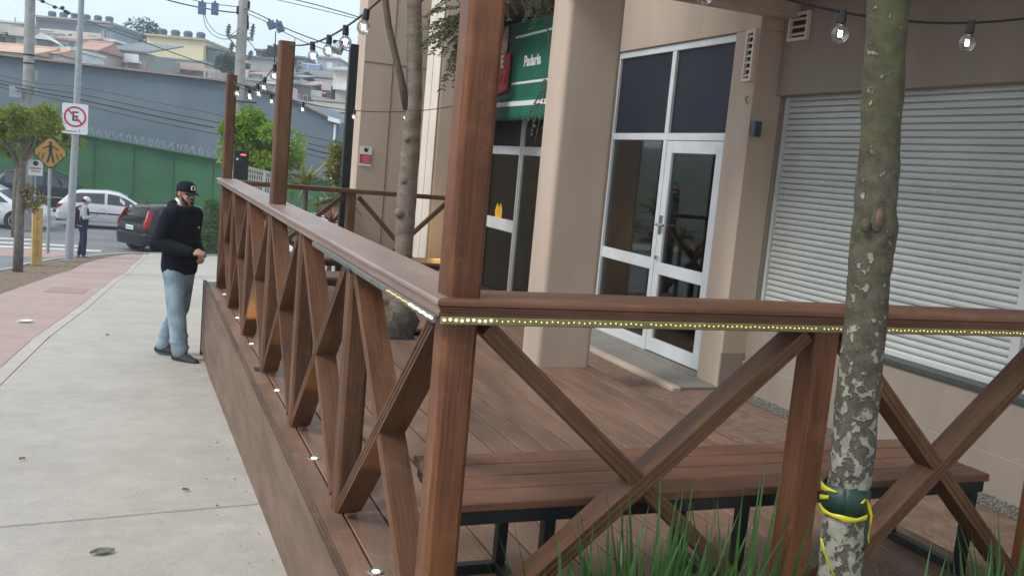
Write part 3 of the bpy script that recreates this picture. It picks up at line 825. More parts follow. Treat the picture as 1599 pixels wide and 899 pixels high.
# columns
def column(label, x0, x1, yy0, yy1, z1, group='tan columns along the deck'):
    t = thing('column', label, 'column', ((x0 + x1) / 2, (yy0 + yy1) / 2, 0), group)
    b = MB(); b.box((x0, yy0, ZP), (x1, yy1, z1)); obj('shaft', b, M['plaster'], t, .035, seg=4)
    return t
column('square tan column standing at the right edge of the deck before the door', 1.872, 2.288, 3.455, 3.74, 4.6)
t = column('tan column behind the far railing, its side painted pale as if lit', 2.20, 2.75, 7.30, 7.80, 4.6)
b = MB(); b.box((2.190, 7.303, ZP), (2.1985, 7.797, 4.6)); obj('lit_side', b, M['plaster_light'], t)  # pale sheet standing in for light on this face of the tan column
b = MB(); b.box((2.1865, 7.55, ZP), (2.1885, 7.555, 4.6)); obj('joint', b, M['plaster_dark'], t)
# far block of the building
fb = thing('tan_wall_block', 'tall tan wall block with panel joints beyond the far railing', 'wall', (2.4, 9.0, -1))
b = MB(); b.box((1.756, 9.0, -1.5), (3.39, 9.45, 5.5)); obj('wall', b, M['plaster'], fb, .004)
b = MB(); b.box((2.11, 8.994, -1.5), (2.122, 8.9985, 5.5)); b.box((1.76, 8.994, 2.44), (2.109, 8.9985, 2.452)); b.box((2.123, 8.994, 2.44), (3.3, 8.9985, 2.452)); obj('joint', b, mat('dark_joint', (.20, .15, .12), .9), fb)  # dark lines along the panel joints
sg = thing('notice_sign', 'small red and white notice on the tan wall block', 'sign', (1.85, 8.99, 1.3))
b = MB(); b.box((1.775, 8.984, 1.205), (1.925, 8.993, 1.44)); obj('plate', b, M['plate_white'], sg)
b = MB(); b.box((1.778, 8.9805, 1.235), (1.922, 8.9835, 1.345)); obj('red_panel', b, M['sign_red'], sg)
b = MB()
for k in range(4): b.box((1.81, 8.978, 1.25 + .022 * k), (1.91, 8.980, 1.26 + .022 * k))
obj('text_lines', b, mat('pink_text', (.65, .30, .32), .6), sg)
b = MB(); b.prism([(1.835, 8.983, 1.375), (1.87, 8.983, 1.375), (1.885, 8.983, 1.43), (1.865, 8.983, 1.41), (1.852, 8.983, 1.437), (1.84, 8.983, 1.41), (1.818, 8.983, 1.43)], (0, -.002, 0)); obj('emblem', b, M['sign_black'], sg)
# vents, wall lamp
def vent(label, x, yc, zc, wd, ht):
    t = thing('wall_vent', label, 'vent', (x, yc, zc), 'louvred wall vents')
    b = MB(); f = .022
    b.box((x - .03, yc - wd / 2, zc - ht / 2), (x, yc - wd / 2 + f, zc + ht / 2)); b.box((x - .03, yc + wd / 2 - f, zc - ht / 2), (x, yc + wd / 2, zc + ht / 2))
    b.box((x - .03, yc - wd / 2 + f, zc - ht / 2), (x, yc + wd / 2 - f, zc - ht / 2 + f)); b.box((x - .03, yc - wd / 2 + f, zc + ht / 2 - f), (x, yc + wd / 2 - f, zc + ht / 2))
    obj('frame', b, M['plaster_light'], t, .002)
    b = MB(); n = int((ht - 2 * f) / .042); st = (ht - 2 * f) / n
    for i in range(n):
        z = zc - ht / 2 + f + st * (i + .5); b.bar((x - .016, yc - wd / 2 + f, z), (x - .016, yc + wd / 2 - f, z), .026, .006, (-.7, 0, .7))
    obj('louvre', b, M['plaster_light'], t)
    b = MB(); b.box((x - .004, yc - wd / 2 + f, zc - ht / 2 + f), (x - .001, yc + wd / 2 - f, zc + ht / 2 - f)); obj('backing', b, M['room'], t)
vent('square louvred vent high on the shaded wall above the shutter', XS, 3.28, 2.52, .215, .20)
vent('narrow white louvre beside the dark panes above the door', XD, 3.545, 2.31, .11, .37)
wl = thing('wall_lamp', 'small dark box lamp on the pilaster corner between door and shutter', 'lamp', (3.42, 3.44, 1.78))
b = MB(); b.box((3.395, 3.39, 1.73), (3.455, 3.448, 1.84)); obj('housing', b, M['granite'], wl, .004)
b = MB(); b.box((3.41, 3.4485, 1.76), (3.44, 3.469, 1.81)); obj('bracket', b, M['black'], wl)
b = MB(); b.tube([(3.399, 3.53, 2.02), (3.36, 3.50, 2.0), (3.375, 3.49, 1.96)], .004, 6); tag(obj('wire_stub', b, M['cable']), 'short black wire end sticking out of the pilaster', 'wire')
# dark mast by the far railing
t = thing('light_mast', 'slim dark metal mast with a small floodlight, just beyond the far railing', 'mast', (1.24, 7.16, -.8))
b = MB(); b.box((1.20, 7.13, -.9), (1.285, 7.21, 2.42)); obj('mast', b, M['black'], t, .004)
b = MB(); b.box((1.03, 7.14, 2.405), (1.1995, 7.19, 2.435)); obj('arm', b, M['black'], t)
b = MB(); b.tube([(1.10, 7.16, 2.40), (1.06, 7.14, 2.33)], [.05, .065], 12); obj('floodlight', b, M['chrome'], t)
# cable on the far corner post
b = MB(); b.tube([(2.19, YF, 1.9), (2.185, YF - .05, 1.6), (2.17, YF - .06, 1.4), (2.155, YF - .06, 1.2), (2.17, YF - .06, 1.02)], .006, 6)
tag(obj('power_cable', b, M['cable']), 'black cable running down the far corner post', 'cable')

# ---------------------------------------------------------------- festoon strings
def festoon(label, pts, bulbs, r=.026, rope=.0042):
    """pts: wire path; bulbs: (point on the wire)"""
    t = thing('festoon_string', label, 'string lights', pts[0], 'festoon light strings over the deck')
    b = MB(); b.tube(pts, rope, 6); obj('wire', b, M['cable'], t)
    for p, k in bulbs:
        p = V(p)
        tilt = V((random.uniform(-.15, .15), random.uniform(-.15, .15), -1)).normalized()
        b = MB(); b.tube([p + V((0, 0, .008)), p + tilt * .028, p + tilt * .034], [.012, .014, .011], 10); so_ = obj('socket', b, M['black'], t)
        c = p + tilt * (.034 + r * 1.05)
        b = MB(); b.ell(c, (r, r, r * 1.05), 18, 12); b.tube([p + tilt * .030, p + tilt * .044], [.011, .015], 12); g = obj('bulb', b, M['bulbglass'], t, smooth=True)
        b = MB(); b.ell(c + V((-.004, 0, 0)), (.0032, .0032, .010), 8, 6); b.ell(c + V((.004, 0, .001)), (.0032, .0032, .010), 8, 6)
        obj('filament', b, M['filament'], g)
def sag(a, c, s, n=24):
    a, c = V(a), V(c); return [a.lerp(c, i / n) + V((0, 0, -s * 4 * (i / n) * (1 - i / n))) for i in range(n + 1)]
def on(pts, f):
    i = f * (len(pts) - 1); k = min(int(i), len(pts) - 2); return pts[k].lerp(pts[k + 1], i - k)
def byax(pts, ax, vals): 
    r = []
    for v in vals:
        for p, q in zip(pts, pts[1:]):
            if min(p[ax], q[ax]) <= v <= max(p[ax], q[ax]): r.append((p.lerp(q, (v - p[ax]) / (q[ax] - p[ax])), 0)); break
    return r
A = sag((.09, -.045, 2.08), (2.45, -.045, 2.16), .235)
festoon('string of clear bulbs above the front railing', A, byax(A, 0, (.677, 1.153, 1.655)))
B = sag((.05, 3 * PP - .09, 1.93), (.05, 0, 2.05), .125)
festoon('string of clear bulbs between the near corner post and the middle tall post', B, byax(B, 1, (.669, 1.291, 1.674, 2.032, 2.477)))
Cc = sag((.05, 6 * PP - .09, 1.90), (.05, 3 * PP, 1.92), .15)
festoon('string of clear bulbs between the middle tall post and the far post', Cc, byax(Cc, 1, (6.115, 5.216, 4.7, 4.29, 3.83)))
D = sag((.09, YF, 1.88), (2.25, YF, 1.92), .15)
festoon('string of clear bulbs across the far railing', D, byax(D, 0, (.20, .40, .70, 1.19, 1.69, 2.2)))
# ---------------------------------------------------------------- people
M['hoodie'] = mat('black_hoodie_cloth', (.009, .011, .017), .95, .25, 14, .5, 60, spec=.2)
M['jeans'] = mat('light_blue_denim', (.15, .215, .265), .9, .16, 5, .8, 60, c2=(.34, .44, .50), spec=.2)
M['shoe'] = mat('dark_grey_shoe', (.035, .033, .033), .8, .25, 30)
M['cap'] = mat('black_cap_cloth', (.010, .012, .013), .9, .2, 30, spec=.2)
M['beard'] = mat('dark_hair', (.018, .013, .010), .8, .3, 60)
M['eye'] = mat('eye', (.03, .02, .015), .25, .2)
M['jeans_dark'] = mat('dark_denim', (.018, .030, .055), .9, .2, 14, spec=.2)
M['grey_shirt'] = mat('pale_grey_shirt', (.42, .42, .44), .9, .12, 10, spec=.2)
M['bag'] = mat('dark_brown_bag', (.035, .026, .026), .85, .25, 14)
M['white_cap'] = mat('white_cap_cloth', (.66, .66, .66), .9, .08, 14)

def limb(b, pts, rad, n=12):
    """tapered tube with round ends, resampled"""
    P = [V(p) for p in pts]; Q = []; Rr = []
    for i in range(len(P) - 1):
        for k in range(5):
            t = k / 5; Q.append(P[i].lerp(P[i + 1], t)); Rr.append(rad[i] * (1 - t) + rad[i + 1] * t)
    Q.append(P[-1]); Rr.append(rad[-1])
    b.tube(Q, Rr, n)
    b.ell(P[0], rad[0], 10, 8); b.ell(P[-1], rad[-1], 10, 8)
    for p, r in zip(P[1:-1], rad[1:-1]): b.ell(p, r, 10, 8)

def hand(b, wrist, d, up, s=1., curl=.6, side=1):
    """palm with four bent fingers and a thumb; d = pointing direction, up = back of the hand"""
    d = V(d).normalized(); up = V(up); up = (up - d * up.dot(d)).normalized(); x = d.cross(up) * side
    w = V(wrist)
    b.ell(w + d * .045 * s, (.040 * s,) * 3, 12, 8, Matrix((x * 1.0, d * 1.15, up * .5)).transposed())
    for i, (o, l) in enumerate(((-.027, .070), (-.009, .080), (.009, .075), (.026, .058))):
        p0 = w + d * .075 * s + x * o * s; a = 0; pts = [p0 - d * .03 * s, p0]; p = p0
        for k in range(3):
            a += curl * (.5 if k == 0 else 1); q = d * math.cos(a) - up * math.sin(a); p = p + q * l * s * (.45, .32, .25)[k]; pts.append(p)
        b.tube(pts, [.0105 * s, .0105 * s, .0095 * s, .009 * s, .0075 * s], 8)
    t0 = w + d * .02 * s - x * .03 * s; t1 = t0 + (d * .7 - x * .7).normalized() * .035 * s; t2 = t1 + (d * 1. - up * .5).normalized() * .032 * s
    b.tube([w + d * .02 * s, t0, t1, t2], [.016 * s, .014 * s, .012 * s, .009 * s], 8)

def head(b, c, face, s=1., tilt=0.):
    """skull, jaw, nose and ears; face = unit direction the face looks"""
    f = V(face).normalized(); up = V((0, 0, 1)); up = (up - f * f.z).normalized(); x = f.cross(up)
    m = Matrix((x, f, up)).transposed()
    P = lambda a, q, z: V(c) + (x * a + f * q + up * z) * s
    b.ell(P(0, -.012, .022), V((.074, .092, .088)) * s, 18, 12, m)
    b.ell(P(0, .012, -.045), V((.060, .072, .075)) * s, 16, 10, m)
    b.ell(P(0, .055, -.092), V((.030, .028, .024)) * s, 12, 8, m)
    b.ell(P(0, .066, .024), V((.050, .018, .012)) * s, 12, 8, m)
    limb(b, [P(0, .080, .012), P(0, .098, -.022)], [.009 * s, .014 * s], 10)
    b.ell(P(.032, .058, -.030), V((.022, .02, .018)) * s, 10, 8, m); b.ell(P(-.032, .058, -.030), V((.022, .02, .018)) * s, 10, 8, m)
    b.ell(P(0, .076, -.058), V((.024, .012, .010)) * s, 10, 6, m)
    for e in (-1, 1): b.ell(P(e * .074, -.01, -.008), V((.010, .020, .032)) * s, 10, 8, m)
    return P, m

def ring(c, rx, ry, n=24, yo=0., sq=2.4):
    r = []
    for k in range(n):
        t = 2 * math.pi * k / n; cx, sy = math.cos(t), math.sin(t)
        r.append(V(c) + V((math.copysign(abs(cx) ** (2 / sq), cx) * rx, math.copysign(abs(sy) ** (2 / sq), sy) * ry, 0)))
    return r

def shoe(b, heel, toe, r=.045):
    heel, toe = V(heel), V(toe); d = (toe - heel).normalized(); sd = V((-d.y, d.x, 0)); L_ = (toe - heel).length
    rings = []
    for t, wd, h in ((0, .034, .06), (.08, .043, .085), (.3, .050, .11), (.5, .052, .090), (.7, .053, .066), (.88, .047, .055), (1, .025, .04)):
        c = heel + d * L_ * t; rg = []
        for k in range(12):
            a = 2 * math.pi * k / 12; z = h * (math.sin(a) * .5 + .5)
            rg.append(V((c.x, c.y, heel.z)) + sd * wd * math.cos(a) * (1.0 if math.sin(a) < .3 else .8) + V((0, 0, z)))
        rings.append(rg)
    b.loft(rings)

# the man in the black hoodie
def man():
    th = R(50)
    t = thing('person', 'man in a black cap, black hoodie and light blue jeans standing beside the deck corner', 'person', (0, 0, 0))
    sh = [V((-.175, .0, 1.36)), V((.175, .0, 1.36))]
    el = [V((-.245, .075, 1.09)), V((.235, .05, 1.10))]
    wr = [V((-.165, -.245, 1.035)), V((.11, -.13, .99))]
    hip = [V((-.085, 0, .86)), V((.085, .02, .86))]
    kn = [V((-.10, -.055, .465)), V((.10, .055, .465))]
    an = [V((-.105, -.115, .095)), V((.075, .215, .095))]
    hc = V((-.005, -.035, 1.555)); face = V((.10, -1, -.06))   # head turned a little back to the right of the body
    face = Matrix.Rotation(R(-22), 3, 'Z') @ face
    b = MB()
    P, m = head(b, hc, face, .98)
    limb(b, [(0, .01, 1.36), (0, .0, 1.43), hc + V((0, .015, -.04))], [.075, .058, .055])
    for z, rx, ry in ((.90, .145, .10), (1.05, .13, .09), (1.22, .155, .10), (1.34, .15, .085)): b.ell((0, .01, z), (rx, ry, .12), 16, 10)
    for i in (0, 1):
        limb(b, [sh[i], el[i], wr[i]], [.052, .042, .028]); limb(b, [hip[i], kn[i], an[i]], [.08, .052, .036]); limb(b, [an[i] + V((0, .02, -.03)), an[i] + V((0, -.06, -.05))], [.032, .022])
    hd = (wr[0] - el[0]).normalized()
    hand(b, wr[0], hd * .8 + V((.15, -.25, .22)), V((-.5, .1, .85)), .98, .75, 1)
    hand(b, wr[1], (wr[1] - el[1]).normalized() + V((-.2, 0, .1)), V((.5, 0, .8)), .98, .8, -1)
    body = organic('body', b, M['skin'], t, .0065, 4)
    # hoodie: torso, sleeves, hood, hem
    b = MB()
    prof = [(.80, .168, .122, .01), (.83, .178, .132, .01), (.87, .184, .138, .012), (.95, .182, .132, .012), (1.05, .176, .126, .012), (1.15, .182, .126, .01), (1.25, .192, .126, .008), (1.33, .190, .112, .006), (1.39, .150, .092, .006), (1.425, .095, .080, .0)]
    b.loft([ring((0, yo, z), rx, ry) for z, rx, ry, yo in prof])
    for i in (0, 1):
        q = el[i].lerp(wr[i], .92)
        limb(b, [sh[i] + V((0, 0, -.01)), sh[i].lerp(el[i], .5), el[i], el[i].lerp(wr[i], .5), q], [.082, .073, .066, .062, .050])
        limb(b, [el[i].lerp(wr[i], .86), el[i].lerp(wr[i], .97)], [.047, .041])
        b.ell(el[i] + V((0, .012, -.02)), .062, 10, 8)
        for k in range(3):      # folds over the forearm
            c = el[i].lerp(wr[i], .2 + .22 * k); b.ell(c + V((0, .01, -.022)), (.062, .022, .05), 10, 8)
    for k in range(20):         # hood lying round the neck
        a = math.pi * (.5 + 2 * k / 20); b.ell((.105 * math.cos(a) * .95, .012 + .085 * math.sin(a), 1.415 + .022 * math.sin(a)), (.045, .045, .040), 10, 8)
    b.ell((0, .105, 1.365), (.105, .052, .085), 14, 10); b.ell((0, .09, 1.44), (.10, .04, .045), 14, 10)
    for z, y, s in ((.99, -.12, .10), (.91, -.122, .12), (1.10, -.115, .08)): b.ell((.02, y, z), (s, .022, .018), 10, 8)
    hood = organic('hoodie', b, M['hoodie'], t, .0085, 5)
    b = MB()
    # jeans
    b.loft([ring((0, .012, z), rx, ry) for z, rx, ry in ((.70, .13, .10), (.76, .155, .118), (.84, .165, .122), (.93, .160, .115))])
    for i in (0, 1):
        h, k_, a = hip[i], kn[i], an[i]
        limb(b, [h + V((0, 0, -.03)), h.lerp(k_, .5), k_, k_.lerp(a, .45), k_.lerp(a, .8), a + V((0, .0, .0))], [.102, .096, .085, .080, .078, .076], 16)
        for j, (f, s) in enumerate(((.62, .081), (.76, .081), (.90, .079))):
            c = k_.lerp(a, f) + V((.007 * (-1) ** j, -.008 * (-1) ** j, 0)); b.ell(c, (s, s, .035), 14, 8)
        b.ell(k_ + V((0, .03, -.02)), (.068, .05, .03), 12, 8)
    organic('jeans', b, M['jeans'], t, .009, 4)
    for i in (0, 1):
        b = MB(); d = V((-.10, -1, 0)) if i == 0 else V((.05, -1, 0)); d.normalize(); c = V((an[i].x, an[i].y, .0))
        shoe(b, c - d * .085, c + d * .225); o = obj('shoe', b, M['shoe'], t, smooth=True); o.modifiers.new('round', 'SUBSURF').render_levels = 1
        b2 = MB(); pr_ = c
        shb = []
        sd = V((-d.y, d.x, 0))
        for k in range(16):
            a = 2 * math.pi * k / 16; shb.append(c + d * .065 + d * .142 * math.cos(a) + sd * .046 * math.sin(a) + V((0, 0, -.002)))
        b2.prism(shb, (0, 0, .016)); obj('sole', b2, mat('shoe_sole', (.06, .058, .055), .8), o)
    # cap
    b = MB(); rings = []
    x = V(face).normalized().cross(V((0, 0, 1))).normalized(); f = V((face.x, face.y, 0)).normalized()
    for z, k in ((.018, 1.0), (.040, 1.0), (.068, .94), (.092, .78), (.108, .50), (.114, .12)):
        rings.append([P(.0855 * k * math.cos(6.283 * i / 20), -.008 + .100 * k * math.sin(6.283 * i / 20), z + .002) for i in range(20)])
    b.loft(rings); cap = obj('cap', b, M['cap'], t, smooth=True)
    b = MB(); A = []
    for i in range(13):
        a = math.pi * (i / 12); u = math.cos(a) * .070; v0 = .070 + .02 * math.sin(a); v1 = .088 + .072 * math.sin(a); dz = -.012 * abs(math.cos(a)) 
        A.append((P(u, v0, .024 + dz), P(u, v1, .010 + dz * 1.6)))
    for z0 in (0,):
        up4 = [(b.bm.verts.new(p), b.bm.verts.new(q)) for p, q in A]
        for (p, q), (r_, s_) in zip(up4, up4[1:]): b.face([p, q, s_, r_])
    br = obj('brim', b, M['cap'], cap, smooth=True); mo = br.modifiers.new('thick', 'SOLIDIFY'); mo.thickness = .004
    b = MB()      # pale emblem on the front of the cap
    for a0, a1, w_ in (((-.022, .045), (-.013, .078), .006), ((-.013, .078), (.013, .078), .006), ((.013, .078), (.022, .045), .006), ((-.022, .045), (-.006, .045), .006), ((.006, .045), (.022, .045), .006)):
        def fr_(q): return P(q[0], .098 - .5 * max(0, q[1] - .06) + .0, q[1])
        b.bar(fr_(a0), fr_(a1), .008, .006, tuple(f))
    obj('emblem', b, M['plate_white'], cap)
    # beard, brows, eyes, hair
    b = MB()
    for i in range(15):
        a = (i / 14 - .5) * 2.6; b.ell(P(.060 * math.sin(a), .010 + .052 * math.cos(a), -.094 + .045 * abs(a / 1.3) ** 2), V((.014, .014, .020)), 8, 6)
    for i in range(7): a = (i / 6 - .5); b.ell(P(.056 * a, .090 - .05 * a * a * 2, -.044 - .02 * abs(a)), (.009, .007, .006), 8, 6)
    b.ell(P(0, .083, -.082), (.016, .012, .014), 8, 6)
    organic('beard', b, M['beard'], t, .0055, 2)
    b = MB()
    for e in (-1, 1): b.ell(P(e * .031, .074, .006), (.011, .008, .006), 10, 8)
    obj('eyes', b, M['eye'], t, smooth=True)
    b = MB()
    for e in (-1, 1): b.tube([P(e * .016, .083, .020), P(e * .034, .080, .024), P(e * .050, .068, .018)], [.0045, .005, .003], 6)
    for i in range(15):
        a = math.pi * (1.12 + .76 * i / 14); b.ell(P(.074 * math.cos(a), -.004 + .090 * math.sin(a), -.012), (.012, .012, .03), 8, 6)
    obj('hair', b, M['beard'], t, smooth=True)
    b = MB(); b.tube([(-.088, -.045, 1.44), (-.088, -.02, 1.475), (-.075, .02, 1.50)], .013, 8); obj('white_collar', b, M['plate_white'], t, smooth=True)
    b = MB(); b.box((.075, -.127, 1.235), (.088, -.119, 1.252)); obj('chest_mark', b, M['plate_white'], t)
    t.rotation_euler = (0, 0, th); t.location = (-.315, 6.86, zg(6.86) + .004)
    t.scale = (1, 1, 1)
man()

# the person with a backpack at the kerb, reading a phone
def walker():
    t = thing('person', 'person in a white cap with a dark backpack, looking at a phone by the kerb', 'person', (0, 0, 0))
    hc = V((0, -.055, 1.545)); face = V((0, -1, -.55))
    sh = [V((-.17, 0, 1.36)), V((.17, 0, 1.36))]; el = [V((-.22, -.02, 1.10)), V((.22, -.02, 1.10))]; wr = [V((-.07, -.24, 1.13)), V((.07, -.24, 1.13))]
    hip = [V((-.08, 0, .86)), V((.08, 0, .86))]; kn = [V((-.085, -.03, .46)), V((.085, .02, .46))]; an = [V((-.085, -.02, .09)), V((.085, .09, .09))]
    b = MB(); P, m = head(b, hc, face, .98)
    limb(b, [(0, .01, 1.36), hc + V((0, .02, -.05))], [.075, .056])
    for z, rx, ry in ((.90, .145, .10), (1.05, .13, .09), (1.22, .15, .10), (1.34, .15, .085)): b.ell((0, .01, z), (rx, ry, .12), 16, 10)
    for i in (0, 1):
        limb(b, [sh[i], el[i], wr[i]], [.05, .042, .028]); limb(b, [hip[i], kn[i], an[i]], [.08, .052, .036])
        hand(b, wr[i], wr[i] - el[i], V((0, -.2, -.9)), .95, .7, 1 if i == 0 else -1)
    organic('body', b, M['skin'], t, .0085, 4)
    b = MB(); b.loft([ring((0, yo, z), rx, ry) for z, rx, ry, yo in ((.84, .165, .118, .01), (.95, .165, .12, .01), (1.1, .165, .115, .01), (1.25, .18, .115, .0), (1.34, .18, .105, 0), (1.40, .13, .09, 0), (1.43, .075, .075, -.005))])
    for i in (0, 1): limb(b, [sh[i], el[i], el[i].lerp(wr[i], .85)], [.076, .062, .044])
    organic('shirt', b, M['grey_shirt'], t, .013, 4)
    b = MB(); b.loft([ring((0, yo, z), rx, ry) for z, rx, ry, yo in ((.86, .170, .123, .005), (.95, .171, .126, .005), (1.1, .172, .121, .0), (1.25, .176, .12, -.005), (1.33, .14, .105, -.01))])
    organic('dark_vest', b, M['jeans_dark'], t, .013, 3)
    b = MB(); b.loft([ring((0, .01, z), rx, ry) for z, rx, ry in ((.70, .13, .10), (.80, .16, .118), (.90, .158, .115))])
    for i in (0, 1): limb(b, [hip[i], kn[i], kn[i].lerp(an[i], .6), an[i] + V((0, 0, -.02))], [.094, .072, .064, .062], 14)
    organic('jeans', b, M['jeans_dark'], t, .013, 4)
    for i in (0, 1):
        b = MB(); c = V((an[i].x, an[i].y, 0)); shoe(b, c + V((0, .075, 0)), c + V((0, -.19, 0))); obj('shoe', b, M['grey_shirt'], t, smooth=True)
    b = MB(); rings = []
    for z, k in ((.010, 1.0), (.04, 1.0), (.072, .9), (.098, .65), (.108, .2)): rings.append([P(.086 * k * math.cos(6.283 * i / 18), -.008 + .102 * k * math.sin(6.283 * i / 18), z) for i in range(18)])
    b.loft(rings)
    cap = obj('cap', b, M['white_cap'], t, smooth=True)
    b = MB(); b.loft([[P(.07 * c_, .085 + .0 * s_, .016 + dz) for c_, s_, dz in ((-1, 0, 0), (1, 0, 0), (1, 0, .006), (-1, 0, .006))], [P(.05 * c_, .165, .0 + dz) for c_, dz in ((-1, 0), (1, 0), (1, .006), (-1, .006))]]); obj('brim', b, M['white_cap'], cap)
    b = MB()
    for i in range(13): a = math.pi * (1.05 + .9 * i / 12); b.ell(P(.074 * math.cos(a), -.004 + .09 * math.sin(a), -.03), (.014, .014, .045), 8, 6)
    obj('hair', b, M['beard'], t, smooth=True)
    b = MB(); b.box((-.035, -.36, 1.13), (.035, -.35, 1.26)); ph = obj('phone', b, M['sign_black'], None, .004)
    b = MB(); b.loft([ring((0, .20, z), rx, ry, 20) for z, rx, ry in ((.88, .12, .05), (.91, .155, .085), (1.05, .165, .105), (1.22, .155, .09), (1.33, .12, .06), (1.37, .07, .03))])
    for e in (-1, 1): b.tube([(e * .11, .18, 1.34), (e * .125, .03, 1.425), (e * .125, -.10, 1.32), (e * .13, -.125, 1.15), (e * .14, -.05, 1.0), (e * .13, .15, .93)], .022, 8)
    bag = organic('backpack', b, M['bag'], None, .014, 4)
    Mx = Matrix.Translation((-1.98, 25.53, zg(25.53) + .003)) @ Matrix.Rotation(R(92), 4, 'Z')
    t.matrix_world = Mx; ph.matrix_world = Mx; bag.matrix_world = Mx
    tag(ph, 'dark phone held by the person in the white cap', 'phone'); tag(bag, 'dark brown backpack worn by the person at the kerb', 'backpack')
walker()
# ---------------------------------------------------------------- cars
def carpaint(name, c, rough=.22):
    return mat(name, c, rough, .04, 2, spec=.5, coat=.6)
def car(label, loc, heading, paint, L_=3.9, W=1.68, H=1.5, kind='hatch', group='cars along the cross street', plate=True, lamp=True):
    """origin at ground centre, front towards +Y; heading = direction of the front"""
    t = thing('parked_car', label, 'car', (0, 0, 0), group)
    h = L_ / 2; k = H / 1.5; hw = W / 2; suv = .08 if kind == 'suv' else 0.
    # x stations along the length (rear to front): y, belt z, roof z, half-width, roof half-width, sill z
    S = [(-h, .78, .80, .80, .70, .40), (-h + .05, .93, .95, .93, .80, .30), (-h + .16, .97, 1.06, .97, .82, .27), (-h + .42, .98, 1.36, 1.0, .74, .24), (-h + .75, .97, 1.46, 1.0, .75, .24),
         (-.15, .95, 1.5, 1.0, .77, .23), (.25, .93, 1.45, 1.0, .75, .23), (.55, .92, 1.32, 1.0, .75, .23), (1.12, .90, .98, .99, .80, .23), (1.25, .89, .91, .99, .78, .24), (h - .35, .82, .83, .95, .74, .24), (h - .12, .70, .71, .86, .66, .26), (h, .55, .56, .70, .55, .32)]
    if kind == 'suv': S = [(y, bz + .08, rz + (.12 if rz > 1.1 else .08), w_, rw, s + .10) for y, bz, rz, w_, rw, s in S]
    b = MB(); rings = []
    def sect(y, bz, rz, w_, rw, s):
        w_ *= hw; rw *= hw
        return [(-w_ * .88, y, s), (-w_ * .99, y, s + .14), (-w_, y, (s + bz) / 2 + .06), (-w_ * .955, y, bz), (-rw * 1.0, y, rz - .05 * (rz - bz > .2)), (-rw * .84, y, rz), (rw * .84, y, rz), (rw, y, rz - .05 * (rz - bz > .2)), (w_ * .955, y, bz), (w_, y, (s + bz) / 2 + .06), (w_ * .99, y, s + .14), (w_ * .88, y, s)]
    S = [(y, bz * k, rz * k, w_, rw, s) for y, bz, rz, w_, rw, s in S]
    b.loft([[V(p) for p in sect(*q)] for q in S])
    body = obj('body', b, paint, t, .02, smooth=True, seg=2)
    yb, yf = [S[3][0], S[7][0]]
    def sat(y):
        for a, c in zip(S, S[1:]):
            if a[0] <= y <= c[0]:
                f = (y - a[0]) / (c[0] - a[0]); return [a[i] * (1 - f) + c[i] * f for i in range(6)]
        return S[-1]
    def side_pt(y, f, e, off=.008):
        q = sect(*sat(y)); a, c = V(q[3]), V(q[4]); p = a.lerp(c, f)
        n = V((-1, 0, .35)); p = p + n.normalized() * off
        return V((p.x * e, p.y, p.z)) if e > 0 else V((-p.x, p.y, p.z))
    for e in (1, -1):
        for i, (ya, yc, tl) in enumerate(((S[3][0] + .12, -.20, .12), (-.10, .66, .02))):
            b = MB(); n = 6; A = []
            for j in range(n + 1):
                y = ya + (yc - ya) * j / n
                top = .90
                A.append((b.bm.verts.new(side_pt(y, .08, e)), b.bm.verts.new(side_pt(y if i == 0 else min(y, .66), top, e))))
            if i == 1: A.append((b.bm.verts.new(side_pt(1.02, .10, e)), b.bm.verts.new(side_pt(1.0, .25, e))))
            for (p, q), (r_, s_) in zip(A, A[1:]): b.face([p, r_, s_, q])
            obj('side_window', b, M['carglass'], t, smooth=True)
        # handles, mirror, moulding
        for y in (-.35, .45):
            b = MB(); q = sect(*sat(y)); x = q[2][0] - .012; b.box((x - .01, y, q[2][2] + .13), (x + .012, y + .16, q[2][2] + .16))
            if e < 0:
                for v in b.bm.verts: v.co.x *= -1
            obj('door_handle', b, paint, t)
        b = MB(); q = sect(*sat(.72)); x = -q[3][0] * e * -1
        b.ell((e * (q[3][0]) * 1.0 + (-e) * .09, .72, q[3][2] + .07), (.085, .05, .06), 12, 8); obj('mirror', b, paint, t, smooth=True)
        for y0, y1 in ((-.95, -.12), (-.09, .80)):
            b = MB(); q0, q1 = sect(*sat(y0)), sect(*sat(y1)); b.bar((e * (q0[2][0] - .006), y0, q0[2][2] - .03), (e * (q1[2][0] - .006), y1, q1[2][2] - .03), .012, .05)
            obj('side_moulding', b, M['rubber'] if kind != 'suv' else M['rim'], t)
    # rear and front glass
    def glass(s0, s1, name, f0, f1):
        b = MB(); q0, q1 = sect(*S[s0]), sect(*S[s1]); 
        a0, a1 = V(q0[5]), V(q0[6]); c0, c1 = V(q1[5]), V(q1[6])
        lo0, lo1 = a0.lerp(c0, f0), a1.lerp(c1, f0); hi0, hi1 = a0.lerp(c0, f1), a1.lerp(c1, f1)
        n = (hi0 - lo0).cross(lo1 - lo0).normalized(); n = n if n.z > 0 else -n
        ps = [p + n * .008 for p in (lo0, lo1, hi1, hi0)]; sgn = .06
        b.poly(ps); o = obj(name, b, M['carglass'], t); mo = o.modifiers.new('thick', 'SOLIDIFY'); mo.thickness = .006; return o
    glass(2, 3, 'rear_window', .10, .92); glass(8, 7, 'windscreen', .06, .94)
    # bumpers
    b = MB(); b.loft([[V((x, y, z)) for x, y in ((-hw * .99, -h + .35), (-hw * .97, -h + .04), (-hw * .6, -h - .05), (hw * .6, -h - .05), (hw * .97, -h + .04), (hw * .99, -h + .35), (hw * .5, -h + .3), (-hw * .5, -h + .3))] for z in (.30 + suv, .36 + suv, .56 + suv, .62 + suv)])
